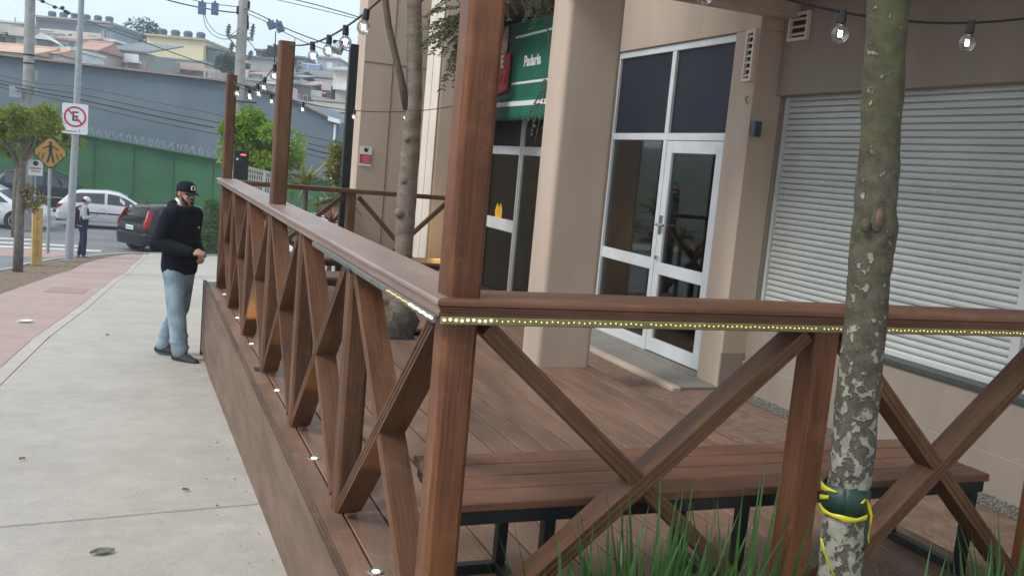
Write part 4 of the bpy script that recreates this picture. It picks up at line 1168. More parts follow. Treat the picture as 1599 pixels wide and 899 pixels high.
    obj('bumper', b, paint, t, .03, smooth=True, seg=2)
    b = MB(); b.box((-hw * .8, -h - .03, .24 + suv), (hw * .8, -h + .3, .31 + suv)); obj('lower_valance', b, M['rubber'], t, .02)
    if plate:
        b = MB(); b.box((-.2, -h - .018, .70), (.2, -h - .004, .83)); obj('number_plate', b, M['plate_white'], t, .004)
        b = MB(); b.box((-.17, -h - .021, .735), (.17, -h - .0185, .79)); obj('plate_characters', b, mat('grey_characters', (.30, .30, .31), .6, .6, 60), t)
    for e in (1, -1):
        b = MB()
        sec = lambda y: sat(y)
        zs_ = ((.80, 0.), (.95, .02), (1.10, .10), (1.30, .20)) if lamp else ((.74, 0.), (.92, .02))
        rings = []
        for zz, dy in zs_:
            zz = zz * k + suv; yq = -h + .075 + dy; wd = sat(yq)[3] * hw * (1 if zz < 1.0 else .965 - .16 * (zz - 1.0) / .35); t_ = .11 if zz < 1 else .07
            rings.append([V((e * (wd + .006), yq + .10, zz)), V((e * (wd - .02), yq - .055, zz)), V((e * (wd - t_), yq - .075, zz)), V((e * (wd - t_), yq + .08, zz))])
        b.loft(rings)
        obj('tail_light', b, M['taillight'] if lamp else M['taillight'], t, .01)
        b = MB(); b.ell((e * hw * .72, h - .16, .66 * k + suv), (.15, .14, .08), 12, 8); obj('headlight', b, M['chrome'], t, smooth=True)
    b = MB(); b.box((-.3, -h + .395, 1.435 * k + suv), (.3, -h + .45, 1.46 * k + suv)); obj('brake_light', b, M['taillight'], t)
    b = MB(); b.tube([(0, -h + .60, 1.48 * k + suv), (0, -h + .45, 1.66 * k + suv)], .006, 6); obj('aerial', b, M['black'], t)
    if kind == 'suv':
        b = MB()
        for e in (-1, 1): b.tube([(e * hw * .66, -h + .6, 1.62), (e * hw * .66, -h + .7, 1.68), (e * hw * .66, .3, 1.67), (e * hw * .66, .4, 1.58)], .018, 8)
        obj('roof_rail', b, M['rim'], t)
    wr_ = .31 + suv * .6
    for e in (1, -1):
        for y in (-h + .72, h - .78):
            b = MB(); b.tube([(e * (hw - .19), y, wr_), (e * (hw + .004), y, wr_)], wr_ + .055, 24); obj('wheel_arch', b, M['sign_black'], t)
            b = MB(); rg = [(hw - .18, wr_ * .95), (hw - .15, wr_), (hw - .03, wr_), (hw + .012, wr_ * .94), (hw + .014, wr_ * .66)]
            b.tube([(e * x, y, wr_) for x, r in rg], [r for x, r in rg], 24); wl = obj('wheel', b, M['rubber'], t)
            b = MB(); b.tube([(e * (hw + .0145), y, wr_), (e * (hw + .019), y, wr_)], [.055, .05], 14)
            for j in range(5):
                a = 6.283 * j / 5 + .3; b.bar((e * (hw + .016), y + .05 * math.cos(a), wr_ + .05 * math.sin(a)), (e * (hw + .016), y + wr_ * .62 * math.cos(a), wr_ + wr_ * .62 * math.sin(a)), .006, .05, (math.sin(a) * 0 + 1, 0, 0))
            n = 24; A = []
            for j in range(n):
                a = 6.283 * j / n; A.append((b.bm.verts.new((e * (hw + .017), y + wr_ * .58 * math.cos(a), wr_ + wr_ * .58 * math.sin(a))), b.bm.verts.new((e * (hw + .017), y + wr_ * .67 * math.cos(a), wr_ + wr_ * .67 * math.sin(a)))))
            for j in range(n): p, q = A[j]; r_, s_ = A[(j + 1) % n]; b.face([p, r_, s_, q])
            obj('rim', b, M['rim'], wl)
    hd = V(heading); ang = math.atan2(-hd.x, hd.y)
    t.location = loc; t.rotation_euler = (0, 0, ang)
    return t
def gnd(px, py, up=0.):
    """point of the ground seen at a pixel"""
    d = CF + CR * ((px - 800) / F) + CD * ((py - 450) / F); k = 1.
    while (CAM + d * k).z > zg((CAM + d * k).y) - .12: k += .02
    return CAM + d * k
def carpos(px, py, hd, back):
    hd = V(hd).normalized(); p = gnd(px, py) + hd * back; return V((p.x, p.y, zg(p.y) - .123))
hA = (HR * .60 + HF * .80)
car('black hatchback with red tail lights, parked rear first behind the man in the hoodie', carpos(203, 393, hA, 1.95), hA, mat('black_car_paint', (.006, .007, .008), .2, .04, 2, spec=.42), 3.95, 1.7, 1.52)
hB = (HR * .93 + HF * .36)
car('white hatchback with dark side windows, parked before the green wall', carpos(93, 352, hB, 1.75), hB, carpaint('white_car_paint', (.62, .63, .63)), 3.6, 1.62, 1.42, lamp=False)
hC = (HR * .90 + HF * .30)
car('tall black off-roader behind the street tree, parked along the green wall', carpos(18, 330, hC, 1.5), hC, mat('dark_blue_black_paint', (.012, .017, .021), .3, .04, 2, spec=.3), 4.3, 1.8, 1.66, 'suv')
hD = (HR * .92 + HF * .12) * -1
pD = gnd(-22, 352); car('white car cut off by the left edge of the picture', V((pD.x, pD.y, zg(pD.y) - .123)), -hD, carpaint('bright_white_car_paint', (.74, .75, .76)), 4.1, 1.7, 1.48)
pE = at(545, 300, 15.5); 
car('pale grey car parked behind the planter, mostly hidden', V((pE.x, pE.y, zg(pE.y))), HR * .8 - HF * .5, carpaint('pale_grey_car_paint', (.55, .57, .57)), 4.0, 1.66, 1.50)

# ---------------------------------------------------------------- signs, posts
def up_at(base, py):
    """height on the vertical through base that shows at pixel row py"""
    lo, hi = base.z - 1, base.z + 30
    for _ in range(40):
        m_ = (lo + hi) / 2; v = V((base.x, base.y, m_)) - CAM; yy = 450 + F * v.dot(CD) / v.dot(CF)
        if yy > py: lo = m_
        else: hi = m_
    return lo
FACE = lambda p: math.atan2((CAM - p).y, (CAM - p).x) + math.pi / 2      # z-rotation turning -Y towards the camera
def groundpt(px, py):
    d = CF + CR * ((px - 800) / F) + CD * ((py - 450) / F); k = 1.
    while (CAM + d * k).z > zg((CAM + d * k).y): k += .02
    return CAM + d * k
def plate_rr(b, w_, h_, y0, y1, r=.04, zc=0.):
    ps = []
    for cx, cz, a0 in ((w_ / 2 - r, h_ / 2 - r, 0), (-w_ / 2 + r, h_ / 2 - r, 90), (-w_ / 2 + r, -h_ / 2 + r, 180), (w_ / 2 - r, -h_ / 2 + r, 270)):
        for k in range(5): a = R(a0 + k * 22.5); ps.append((cx + r * math.cos(a), y0, cz + r * math.sin(a) + zc))
    b.prism(ps, (0, y1 - y0, 0))
# tall lamp pole with the no-parking plate
p = groundpt(108, 408); z0 = p.z
lp = thing('street_pole', 'tall tapering grey street pole on the soil strip, carrying the no-parking sign', 'pole', (0, 0, 0))
b = MB(); b.tube([(0, 0, 0), (0, 0, .7), (.03, 0, 3), (.05, 0, 8.5)], [.105, .10, .085, .06], 16); b.box((-.17, -.17, .0), (.17, .17, .03)); obj('shaft', b, M['pole'], lp, smooth=False)
b = MB()
for sx in (-.13, .13):
    for sy in (-.13, .13): b.tube([(sx, sy, .03), (sx, sy, .07)], .018, 8)
obj('bolt', b, M['pole'], lp)
lp.location = p; lp.rotation_euler = (0, R(.6), FACE(p))
zs = up_at(p, 186)
ORG_fix = 1
ns = thing('no_parking_sign', 'white no-parking sign with a red ring over a black E, fixed to the tall pole', 'sign', (p.x, p.y, zs)); ORG[ns.name] = V((0, 0, 0))
b = MB(); plate_rr(b, .60, .76, -.125, -.118, .05); obj('plate', b, M['plate_white'], ns)
b = MB(); n = 40; A = []
for k in range(n):
    a = 6.283 * k / n; A.append((b.bm.verts.new((.262 * math.cos(a), -.128, .05 + .262 * math.sin(a))), b.bm.verts.new((.215 * math.cos(a), -.128, .05 + .215 * math.sin(a)))))
for k in range(n): q, r_ = A[k]; s_, u = A[(k + 1) % n]; b.face([q, s_, u, r_])
b.bar((-.165, -.130, .05 + .165), (.165, -.130, .05 - .165), .042, .002, (0, -1, 0)); obj('prohibition_ring', b, M['sign_red'], ns)
text('letter', 'E', .34, M['sign_black'], ns, (0, -.1265, .05), (R(90), 0, 0), .0005, bold=.004)
b = MB(); b.box((.10, -.1275, -.345), (.118, -.1265, -.255)); b.box((-.2, -.1275, -.33), (.05, -.1265, -.305)); obj('small_print', b, mat('sign_grey', (.25, .25, .27), .6), ns)
b = MB(); b.box((-.08, -.117, .1), (.08, -.05, .14)); b.box((-.08, -.117, -.2), (.08, -.05, -.16)); obj('bracket', b, M['pole'], ns)
ns.rotation_euler = (0, 0, FACE(p)); ns.location = (p.x + HR.x * .05, p.y, zs)
# pedestrian crossing sign
p = groundpt(75, 396); zc_ = up_at(p, 239)
ps_ = thing('crossing_sign', 'amber diamond pedestrian crossing sign on a thin grey post', 'sign', p)
ps_.location = p; H_ = zc_ - p.z
ORG[ps_.name] = V((0, 0, 0))
b = MB(); b.tube([(0, 0, 0), (0, 0, H_ + .3)], .045, 10); obj('post', b, M['pole'], ps_)
def dia(b, r, y0, y1):
    c = .06; b.prism([(c, y0, H_ + r - c), (-c, y0, H_ + r - c), (-r + c, y0, H_ + c), (-r + c, y0, H_ - c), (-c, y0, H_ - r + c), (c, y0, H_ - r + c), (r - c, y0, H_ - c), (r - c, y0, H_ + c)], (0, y1 - y0, 0))
b = MB(); dia(b, .475, -.068, -.058); pl0 = obj('plate', b, M['sign_black'], ps_)
b = MB(); dia(b, .435, -.072, -.0685); obj('amber_face', b, M['sign_yellow'], pl0)
b = MB(); y = -.074
def sb(a, c, w_): b.bar((a[0], y, H_ + a[1]), (c[0], y, H_ + c[1]), w_, .003, (0, -1, 0))
b.tube([(0, y, H_ + .265), (0, y - .003, H_ + .265)], .038, 14)
sb((0, .22), (.005, -.02), .085); sb((-.03, .19), (-.18, .10), .032); sb((.03, .19), (.20, .08), .032); sb((.0, 0), (-.07, -.27), .048); sb((.02, 0), (.09, -.27), .048)
for x0, x1 in ((-.26, -.31), (-.16, -.2), (.15, .20), (.25, .32)): sb((x0, -.02), (x1, -.14 if abs(x0) > .2 else -.20), .03)
obj('pedestrian_symbol', b, M['sign_black'], pl0)
ps_.rotation_euler = (0, 0, FACE(p))
# small white sign behind it
p2_ = at(56, 262, 30.0); t = thing('small_white_sign', 'small white notice on a thin post behind the crossing sign', 'sign', (p2_.x, p2_.y, zg(p2_.y)))
hh = p2_.z - zg(p2_.y); ORG[t.name] = V((0, 0, 0))
b = MB(); b.tube([(0, 0, 0), (0, 0, hh + .2)], .025, 8); obj('post', b, M['pole'], t)
b = MB(); b.box((-.21, -.04, hh - .26), (.21, -.028, hh + .24)); obj('plate', b, M['plate_white'], t)
b = MB(); b.box((-.17, -.043, hh - .06), (.17, -.041, hh + .0)); b.box((-.12, -.043, hh - .14), (.14, -.041, hh - .10)); obj('red_print', b, mat('faded_red_print', (.5, .2, .2), .6), t)
b = MB(); b.tube([(0, -.040, hh + .13), (0, -.044, hh + .13)], .08, 14); obj('symbol', b, M['sign_black'], t)
t.rotation_euler = (0, 0, FACE(p2_))
# amber bollard
p = groundpt(57, 414); bo = thing('square_bollard', 'tall square amber bollard with dark vertical lettering beside the street tree', 'bollard', p); ORG[bo.name] = V((0, 0, 0))
hb_ = up_at(p, 326) - p.z
b = MB(); b.box((-.11, -.11, 0), (.11, .11, hb_)); obj('shaft', b, mat('faded_amber_paint', (.50, .315, .10), .7, .16, 5, .3, 40), bo, .012, seg=2)
b = MB(); b.box((-.115, -.115, hb_ + .001), (.115, .115, hb_ + .035)); b.ell((0, 0, hb_ + .04), (.05, .04, .03), 10, 6); obj('cap', b, mat('worn_cap', (.42, .36, .25), .8, .3, 20), bo, .006)
for i, ch in enumerate('CALLEJADAS'): text('letter', ch, .125, mat('brown_lettering', (.20, .105, .025), .7) if i == 0 else bpy.data.materials['brown_lettering'], bo, (0, -.1105, hb_ - .12 - i * (hb_ - .30) / 9.5), (R(90), 0, 0), .001)
bo.rotation_euler = (0, 0, FACE(p) + .12)

# ---------------------------------------------------------------- utility poles and cables
def upole(label, px, py, d, hgt, r0, r1, lean=0.):
    q = at(px, py, d); z0 = zg(q.y) - .1
    t = thing('utility_pole', label, 'pole', (q.x, q.y, z0), 'concrete utility poles'); ORG[t.name] = V((0, 0, 0))
    b = MB(); b.tube([(0, 0, 0), (0, 0, hgt)], [r0, r1], 14); obj('shaft', b, M['cpole'], t)
    return t, q, z0
t1, q1, z1_ = upole('thick concrete utility pole at the left, rising behind the street tree', 46, 75, 31, 10.5, .20, .145)
def on_pole(t, q, z0, py): return up_at(V((q.x, q.y, z0)), py) - z0
for py in (88, 101):
    z = on_pole(t1, q1, z1_, py); b = MB(); b.tube([(0, 0, z), (0, 0, z + .05)], .185, 14); obj('strap', b, M['black'], t1)
z = on_pole(t1, q1, z1_, 145); b = MB(); b.box((-.55, -.25, z - .2), (-.2, -.05, z + .15)); obj('meter_box', b, mat('grey_box', (.42, .43, .42), .6), t1)
b = MB(); b.box((.19, -.25, z - .05), (.30, -.1, z + .2)); b.box((.19, -.2, z + .4), (.27, -.1, z + .75)); obj('junction_box', b, M['pole'], t1)
t1.rotation_euler = (0, 0, FACE(q1))
t2, q2, z2_ = upole('concrete utility pole with insulators and brackets, rising behind the green street tree', 380, 20, 29, 10.2, .19, .15)
z = on_pole(t2, q2, z2_, 60)
b = MB(); b.box((-.45, -.06, z - .05), (.35, .06, z + .05)); b.bar((0, 0, z - .5), (-.42, 0, z), .05, .05); obj('crossarm', b, M['cpole'], t2)
b = MB()
for x, zz, l in ((-.42, z + .02, .35), (.30, z + .05, .42), (-.30, z - .45, .3), (.28, z - .6, .25)):
    b.tube([(x, 0, zz), (x + .03, 0, zz + l)], [.05, .035], 8)
    for k in range(3): b.tube([(x + .01 * k, 0, zz + l * (.25 + .22 * k)), (x + .01 * k, 0, zz + l * (.25 + .22 * k) + .03)], .085, 10)
    b.tube([(0, 0, zz - .1), (x, 0, zz)], .025, 6)
obj('insulator', b, mat('insulator_ceramic', (.16, .17, .18), .4, .3), t2)
for py, x in ((8, .2), (18, -.2), (30, .18), (35, .16), (40, .2)):
    zz = on_pole(t2, q2, z2_, py); b = MB(); b.box((min(0, x), -.1, zz - .12), (max(0, x), .1, zz + .12)); obj('bracket', b, M['black'], t2, .02)
zz = on_pole(t2, q2, z2_, 158); b = MB(); b.box((-.1, -.25, zz - .03), (.55, .2, zz)); obj('step_bracket', b, M['black'], t2)
t2.rotation_euler = (0, 0, FACE(q2))
def cable(label, pts, r=.014, name='overhead_cable', group='overhead cables'):
    """pts: (px, py, d) spans with their natural sag already in them"""
    P = [at(*p) for p in pts]; Q = []
    for i in range(len(P) - 1):
        p0 = P[max(i - 1, 0)]; p1 = P[i]; p2 = P[i + 1]; p3 = P[min(i + 2, len(P) - 1)]
        for k in range(8):
            u = k / 8; Q.append(.5 * ((2 * p1) + (p2 - p0) * u + (2 * p0 - 5 * p1 + 4 * p2 - p3) * u * u + (3 * p1 - p0 - 3 * p2 + p3) * u ** 3))
    Q.append(P[-1]); b = MB(); b.tube(Q, r, 6)
    return tag(obj(name, b, M['cable']), label, 'cable', group)
CB = 'overhead cables'
for i, (dy, r, lab) in enumerate(((0, .028, 'thickest dark cable of the bundle crossing the blue-grey warehouse wall'), (9, .016, 'lowest thin cable of the bundle crossing the warehouse wall'), (-9, .018, 'upper cable of the bundle crossing the warehouse wall'), (-21, .010, 'faint top cable crossing the warehouse wall above the bundle'))):
    cable(lab, [(-60, 118 + dy * .7, 31.2), (44, 141 + dy * .6, 30.7), (130, 157 + dy * .9, 30.2), (240, 181 + dy, 29.6), (340, 201 + dy, 29.2), (379, 208 + dy * .7, 28.8), (470, 230 + dy * .9, 27), (560, 251 + dy, 25.5), (660, 268 + dy, 24)], r)
cable('thin cable with dangling clips running from the left pole down over the hill houses', [(48, -4, 30.7), (100, 17, 30.5), (160, 43, 30.2), (232, 69, 29.8), (290, 90, 29.5), (366, 116, 28.9)], .016)
cc = thing('cable_clips', 'small dark clips dangling from the thin cable near the left pole', 'cable clips', at(98, 13, 30.5))
for px, py in ((98, 13), (103, 19), (107, 21), (67, 3), (86, 12)):
    b = MB(); b.ell(at(px, py, 30.5), (.07, .05, .06), 8, 6); obj('clip', b, M['cable'], cc)
cable('high cable from the top left to the pole with insulators', [(230, -8, 28), (290, 8, 28.4), (345, 18, 28.7), (376, 21, 28.9)], .020)
cable('second high cable just above the blue boxes left of the pole', [(270, -8, 28), (320, 5, 28.4), (376, 12, 28.9)], .012)
cable('high cable falling to the right from the insulator pole through the blue boxes', [(382, 14, 28.8), (412, 27, 27.5), (440, 42, 26.5), (490, 62, 25), (556, 84, 23.5), (600, 96, 22)], .016)
cable('second cable falling right from the insulator pole, lower', [(382, 20, 28.8), (412, 33, 27.5), (440, 49, 26.5), (480, 68, 25), (530, 86, 23.5)], .012)
cable('upper pair of cables crossing the open sky right of the pole', [(425, -8, 24), (500, 10, 23), (575, 32, 22), (650, 56, 21)], .014)
cable('lower of the pair of cables crossing the open sky right of the pole', [(395, -8, 24), (470, 9, 23), (556, 30, 22), (640, 54, 21)], .010)
cable('looping drop cable hanging from the left blue boxes to the pole', [(318, 24, 28.4), (322, 42, 28.5), (336, 57, 28.6), (356, 62, 28.7), (374, 52, 28.8)], .010)
cable('second looping drop cable beside the left blue boxes', [(320, 24, 28.4), (326, 38, 28.5), (340, 53, 28.6), (358, 56, 28.7), (374, 46, 28.8)], .010)
cable('straight drop cable below the right blue boxes', [(431, 50, 26.8), (430, 82, 27.4), (429, 100, 27.6)], .014)
cable('thin drop cable from the middle insulators to the hill houses', [(386, 62, 28.8), (396, 74, 28.4), (404, 86, 28.4)], .012)
M['bluebox'] = mat('blue_grey_box', (.095, .155, .24), .5, .2, 5)
for i, (px, py, d, w_, h_, lab) in enumerate(((316, 14, 28.4, .24, .36, 'left one of the two blue boxes on the cable left of the pole'), (336, 15, 28.4, .22, .36, 'right one of the two blue boxes on the cable left of the pole'), (424, 40, 26.9, .22, .24, 'smaller tilted blue box on the cable right of the pole'), (437, 43, 26.7, .22, .30, 'larger tilted blue box on the cable right of the pole'))):
    q = at(px, py, d); t = thing('cable_box', lab, 'cable box', q, 'blue boxes on the cables'); ORG[t.name] = V((0, 0, 0))
    b = MB(); b.box((-w_ / 2, -.05, -h_ / 2), (w_ / 2, .05, h_ / 2)); obj('case', b, M['bluebox'], t, .012)
    b = MB(); b.box((-.03, -.02, h_ / 2 + .001), (.03, .02, h_ / 2 + .06)); obj('clamp', b, M['black'], t)
    t.rotation_euler = (0, 0 if i < 2 else R(-25), FACE(q))

# ---------------------------------------------------------------- green wall, warehouse
def hp(px, py, d): return at(px, py, d)
M['greenwall'] = mat('green_wall_paint', (.024, .110, .042), .85, .14, .9, .2, 60, c2=(.034, .138, .055))
M['ware'] = mat('blue_grey_render', (.125, .160, .195), .9, .08, .5, .2, 30, c2=(.155, .192, .228))
gw = thing('green_wall', 'long green street wall behind the parked cars', 'wall', at(150, 330, 42))
def wallpoly(par, name, pts, d, m, depth, zbot, seg=0):
    """pts: top outline (px,py) left to right; dropped to zbot; pushed back by depth"""
    top = [at(px, py, d) for px, py in pts]
    ps = top + [V((top[-1].x, top[-1].y, zbot)), V((top[0].x, top[0].y, zbot))]
    b = MB(); b.prism(ps, HF * depth); return obj(name, b, m, par)
gtop = [(-160, 150), (0, 182), (131, 211), (340, 249), (460, 271), (620, 300)]
wallpoly(gw, 'wall', gtop, 42, M['greenwall'], .25, -2.6)
b = MB()
for (a, c) in zip(gtop, gtop[1:]):
    p, q = at(*a, 41.9), at(*c, 41.9); b.bar(p + V((0, 0, -.0)), q, .32, .06)
b2 = b; obj('coping', b, mat('green_coping', (.04, .13, .06), .9), gw)
b = MB()
for px in range(-100, 560, 62):
    yy = 0
    for (a, c) in zip(gtop, gtop[1:]):
        if a[0] <= px <= c[0]: yy = a[1] + (px - a[0]) / (c[0] - a[0]) * (c[1] - a[1])
    p = at(px, yy + 2, 41.985); b.box(p + V((-.012, -.012, -3)), p + V((.012, .012, 0)))
obj('joint', b, mat('green_joint', (.022, .10, .045), .9), gw)
rz_ = MB(); i = 0; pts = []
for s in range(900):
    f = s / 899; px = 120 + f * 250; yy = 0
    for (a, c) in zip(gtop, gtop[1:]):
        if a[0] <= px <= c[0]: yy = a[1] + (px - a[0]) / (c[0] - a[0]) * (c[1] - a[1])
    c0 = at(px, yy, 42.1) + V((0, 0, .20)); a = s * .42; pts.append(c0 + HR * .10 * math.cos(a * .37) + V((0, 0, .17 * math.cos(a))) + HF * .17 * math.sin(a))
rz_.tube(pts, .010, 4); tag(obj('razor_wire', rz_, mat('galvanised_wire', (.30, .34, .37), .5, .1)), 'coil of pale razor wire along the top of the green wall', 'razor wire')
wh = thing('warehouse', 'large blue-grey warehouse with a pitched end behind the green wall', 'building', at(200, 300, 47))
wt_ = [(-220, 60), (0, 86), (200, 109), (345, 126), (384, 132), (424, 142), (475, 163), (530, 191)]
wallpoly(wh, 'wall', wt_, 46, M['ware'], 14, -2.6)
b = MB()
for (a, c) in zip(wt_, wt_[1:]): b.bar(at(*a, 45.95), at(*c, 45.95), .5, .10)
obj('roof_edge', b, mat('faded_roof_edge', (.30, .215, .20), .9, .2, 3), wh)
b = MB(); p = at(520, 189, 45.9); b.bar(at(514, 186, 45.85), at(532, 191, 45.85), .4, .2); obj('gutter_end', b, M['plate_white'], wh)
b = MB(); p = at(524, 195, 45.9); b.tube([p, V((p.x, p.y, -2))], .06, 8); obj('downpipe', b, M['plate_white'], wh)
# ---------------------------------------------------------------- hillside houses
HM = {}  # house colours paled to stand in for distance haze
def hm(name, c, var=.12): 
    if name not in HM: HM[name] = mat(name, c, .9, var, .6, .2, 8)
    return HM[name]
cream = hm('cream_render', (.62, .57, .49)); grey = hm('bare_render', (.44, .44, .43)); dgrey = hm('dark_render', (.20, .215, .235)); white = hm('white_render', (.72, .72, .72)); brick = hm('bare_brick', (.44, .28, .21)); tile = hm('clay_tiles', (.56, .36, .27)); yellow = hm('pale_yellow_render', (.74, .63, .40), .05); teal = hm('teal_render', (.24, .32, .34)); green_h = hm('pale_green_render', (.48, .55, .47)); blue_h = hm('blue_tarp', (.24, .37, .54)); pink = hm('pink_render', (.60, .46, .41)); fib = hm('fibre_cement', (.38, .37, .365)); dark = hm('window_dark', (.06, .07, .08)); red_h = hm('red_tiles', (.44, .27, .235)); beige = hm('beige_render', (.54, .49, .43)); tank = hm('water_tank', (.085, .125, .165))
def house(label, px0, py0, px1, py1, d, m, wins=(), roof=None, rh=.6, depth=7., yaw=0., drop=4., tanks=0, extra=None, group='houses on the hillside', slab=True):
    """a house front filling the given outline at distance d; wins: (u0,v0,u1,v1,material) in 0..1 from top left"""
    s = d / F; c = at((px0 + px1) / 2, (py0 + py1) / 2, d)
    w_ = (px1 - px0) * s; h_ = (py1 - py0) * s
    t = thing('hill_house', label, 'house', c - V((0, 0, h_ / 2)), group); ORG[t.name] = V((0, 0, 0))
    t.rotation_euler = (0, 0, math.atan2(-HF.x, HF.y) + yaw)
    b = MB(); b.box((-w_ / 2, 0, -drop), (w_ / 2, depth, h_)); obj('wall', b, m, t)
    if roof:
        b = MB(); o = .3
        if roof[0] == 'flat': b.box((-w_ / 2 - .15, -.35, h_ + .001), (w_ / 2 + .15, depth + .1, h_ + .22))
        elif roof[0] == 'mono': b.prism([(-w_ / 2 - o, -.5, h_ + .002), (-w_ / 2 - o, depth, h_ + rh), (-w_ / 2 - o, depth, h_ + rh + .12), (-w_ / 2 - o, -.5, h_ + .14)], (w_ + 2 * o, 0, 0))
        elif roof[0] == 'gable': b.prism([(-w_ / 2 - o, -.4, h_ + .002), (w_ / 2 + o, -.4, h_ + .002), (0, -.4, h_ + rh)], (0, depth + .5, 0))
        elif roof[0] == 'long': b.prism([(-w_ / 2 - o, -.5, h_ + .002), (-w_ / 2 - o, depth / 2, h_ + rh), (-w_ / 2 - o, depth, h_ + .002)], (w_ + 2 * o, 0, 0))
        rf = obj('roof', b, roof[1], t)
        if roof[0] == 'long':
            b = MB(); b.tube([(-w_ / 2 - o, depth / 2, h_ + rh), (w_ / 2 + o, depth / 2, h_ + rh)], .12, 8); obj('ridge', b, roof[1], rf)
    for wi in wins:
        u0, v0, u1, v1 = wi[:4]; mm = wi[4] if len(wi) > 4 else dark
        x0, x1 = -w_ / 2 + u0 * w_, -w_ / 2 + u1 * w_; z1, z0 = h_ - v0 * h_, h_ - v1 * h_
        b = MB(); b.box((x0, -.05, z0), (x1, -.002, z1)); f = obj('window', b, white if mm is dark else mm, t)
        if mm is dark:
            b = MB(); e = min(.10, (x1 - x0) * .16); xm = (x0 + x1) / 2
            b.box((x0 + e, -.065, z0 + e), (xm - e * .35, -.051, z1 - e)); b.box((xm + e * .35, -.065, z0 + e), (x1 - e, -.051, z1 - e)); obj('pane', b, dark, f)
            b = MB(); b.box((x0 - .08, -.16, z0 - .09), (x1 + .08, -.001, z0 - .002)); obj('sill', b, grey, f)
    for i in range(tanks):
        x = -w_ / 2 + w_ * (i + .6) / (tanks + .4); b = MB(); b.tube([(x, 2.2, h_ + .22), (x, 2.2, h_ + .9), (x, 2.2, h_ + 1.1)], [.42, .50, .34], 14); obj('water_tank', b, tank, t)
    if extra: extra(t, w_, h_)
    return t
def slabs(n, mm=None):
    def f(t, w_, h_):
        for i in range(n):
            z = h_ * (i + 1) / (n + 1); b = MB(); b.box((-w_ / 2 - .2, -.9, z), (w_ / 2 + .1, -.001, z + .14)); o = obj('balcony', b, mm or grey, t)
            b = MB(); b.box((-w_ / 2 - .2, -.92, z + .141), (w_ / 2 + .1, -.86, z + .75)); obj('parapet', b, mm or beige, o)
    return f
house('clay roofed house at the far left just over the warehouse roof', -40, 82, 52, 98, 64, cream, ((.1, .3, .4, .8), (.6, .3, .9, .8)), ('long', tile), .75, 6)
house('house with a hipped clay roof and brown eaves right of the left pole', 58, 84, 84, 99, 66, white, ((.62, .15, .75, .9, white), (.78, .15, .92, .9, white)), ('long', tile), .5, 4)
house('white house with a green window beside the hipped clay roof', 86, 78, 110, 102, 74, white, ((.15, .1, .6, .55, hm('green_shutter', (.10, .20, .17))), (.72, .2, .85, .9, white)), ('flat', white), .3, 6)
house('small grey gabled house front beside the left pole', 58, 63, 74, 88, 72, dgrey, (), ('gable', white), .5, 5, R(16))
house('long cream house under a dark parapet with tanks on the roof', 62, 50, 172, 92, 112, cream, ((.20, .12, .28, .36), (.40, .08, .47, .24), (.60, .12, .67, .30), (.70, .10, .80, .40, hm('olive_shutter', (.20, .25, .22))), (.86, .15, .95, .6)), None, 0, 9, extra=None)
house('dark blue-grey upper storey with rooftop tanks over the long cream house', 56, 33, 173, 50, 112.6, hm('blue_dark_render', (.11, .135, .165)), ((.02, .1, .98, .16, grey), (.55, .5, .58, .8)), ('flat', fib), .3, 9, tanks=6)
house('pale house with one dark window at the far left skyline', -30, 36, 44, 60, 116, cream, ((.50, .15, .58, .7, dark), (.66, .25, .84, .8), (.90, .1, 1., .9, teal)), ('flat', white), .3, 9)
house('salmon brick terrace with a blue balcony at the far left', -30, 55, 58, 84, 92, pink, ((.20, .28, .62, .62, hm('blue_balcony', (.19, .27, .37))), (.50, .22, .70, .36), (.74, .3, .86, .9, teal), (.90, .3, .97, .7)), ('flat', tile), .3, 8)
house('narrow brick house with a white sill band behind the gabled front', 74, 62, 90, 90, 88, brick, ((.15, .35, .75, .5, white), (.6, .55, .95, .95)), ('flat', grey), .3, 6)
house('house with a red tiled roof and a pale blank wall', 122, 79, 152, 106, 80, hm('rose_render', (.46, .40, .385)), ((.86, .2, .96, .95, white),), ('long', red_h), .95, 5)
house('small house of mixed windows left of the red tiled roof', 90, 64, 124, 84, 84, beige, ((.06, .25, .2, .55), (.28, .3, .45, .6), (.55, .1, .75, .5, teal), (.8, .45, .95, .9)), ('mono', red_h), 1., 6)
house('thin dark teal tower house right of the red tiled roof', 158, 44, 176, 103, 90, teal, ((.25, .05, .5, .3, dark), (.55, .3, .75, .5), (.3, .75, .6, 1., white)), ('flat', dgrey), .3, 6)
house('low grey-green house with long dark windows in the middle', 168, 82, 232, 112, 86, hm('grey_green_render', (.30, .33, .30)), ((.28, .32, .58, .55, hm('faded_sign', (.30, .27, .27))), (.7, .2, .76, .5), (.80, .45, .95, .75, grey)), ('mono', dgrey), 1.6, 8)
house('large blank pale yellow block with tanks on its roof', 229, 61, 318, 96, 100, yellow, (), ('flat', hm('yellow_cap', (.48, .41, .27))), .3, 9, tanks=4)
house('grey lower storeys with white windows under the yellow block', 231, 96, 322, 122, 98.5, hm('sand_render', (.42, .37, .32)), ((.24, .05, .38, .35, white), (.39, .05, .52, .5, cream), (.66, .3, .75, .62, white), (.56, .05, .63, .5, teal), (.84, .2, .98, .8, grey)), ('flat', teal), .3, 9, extra=slabs(1, pink))
house('dark grey unfinished block leaning right of the yellow block', 317, 77, 341, 108, 101, dgrey, ((.08, .25, .85, .8, hm('grey_panel', (.19, .20, .22))),), ('flat', dgrey), .3, 7)
house('pale lower annexe under the dark grey unfinished block', 318, 108, 336, 126, 97, beige, ((.2, .2, .4, .8), (.6, .2, .85, .5, grey)), None, 0, 6)
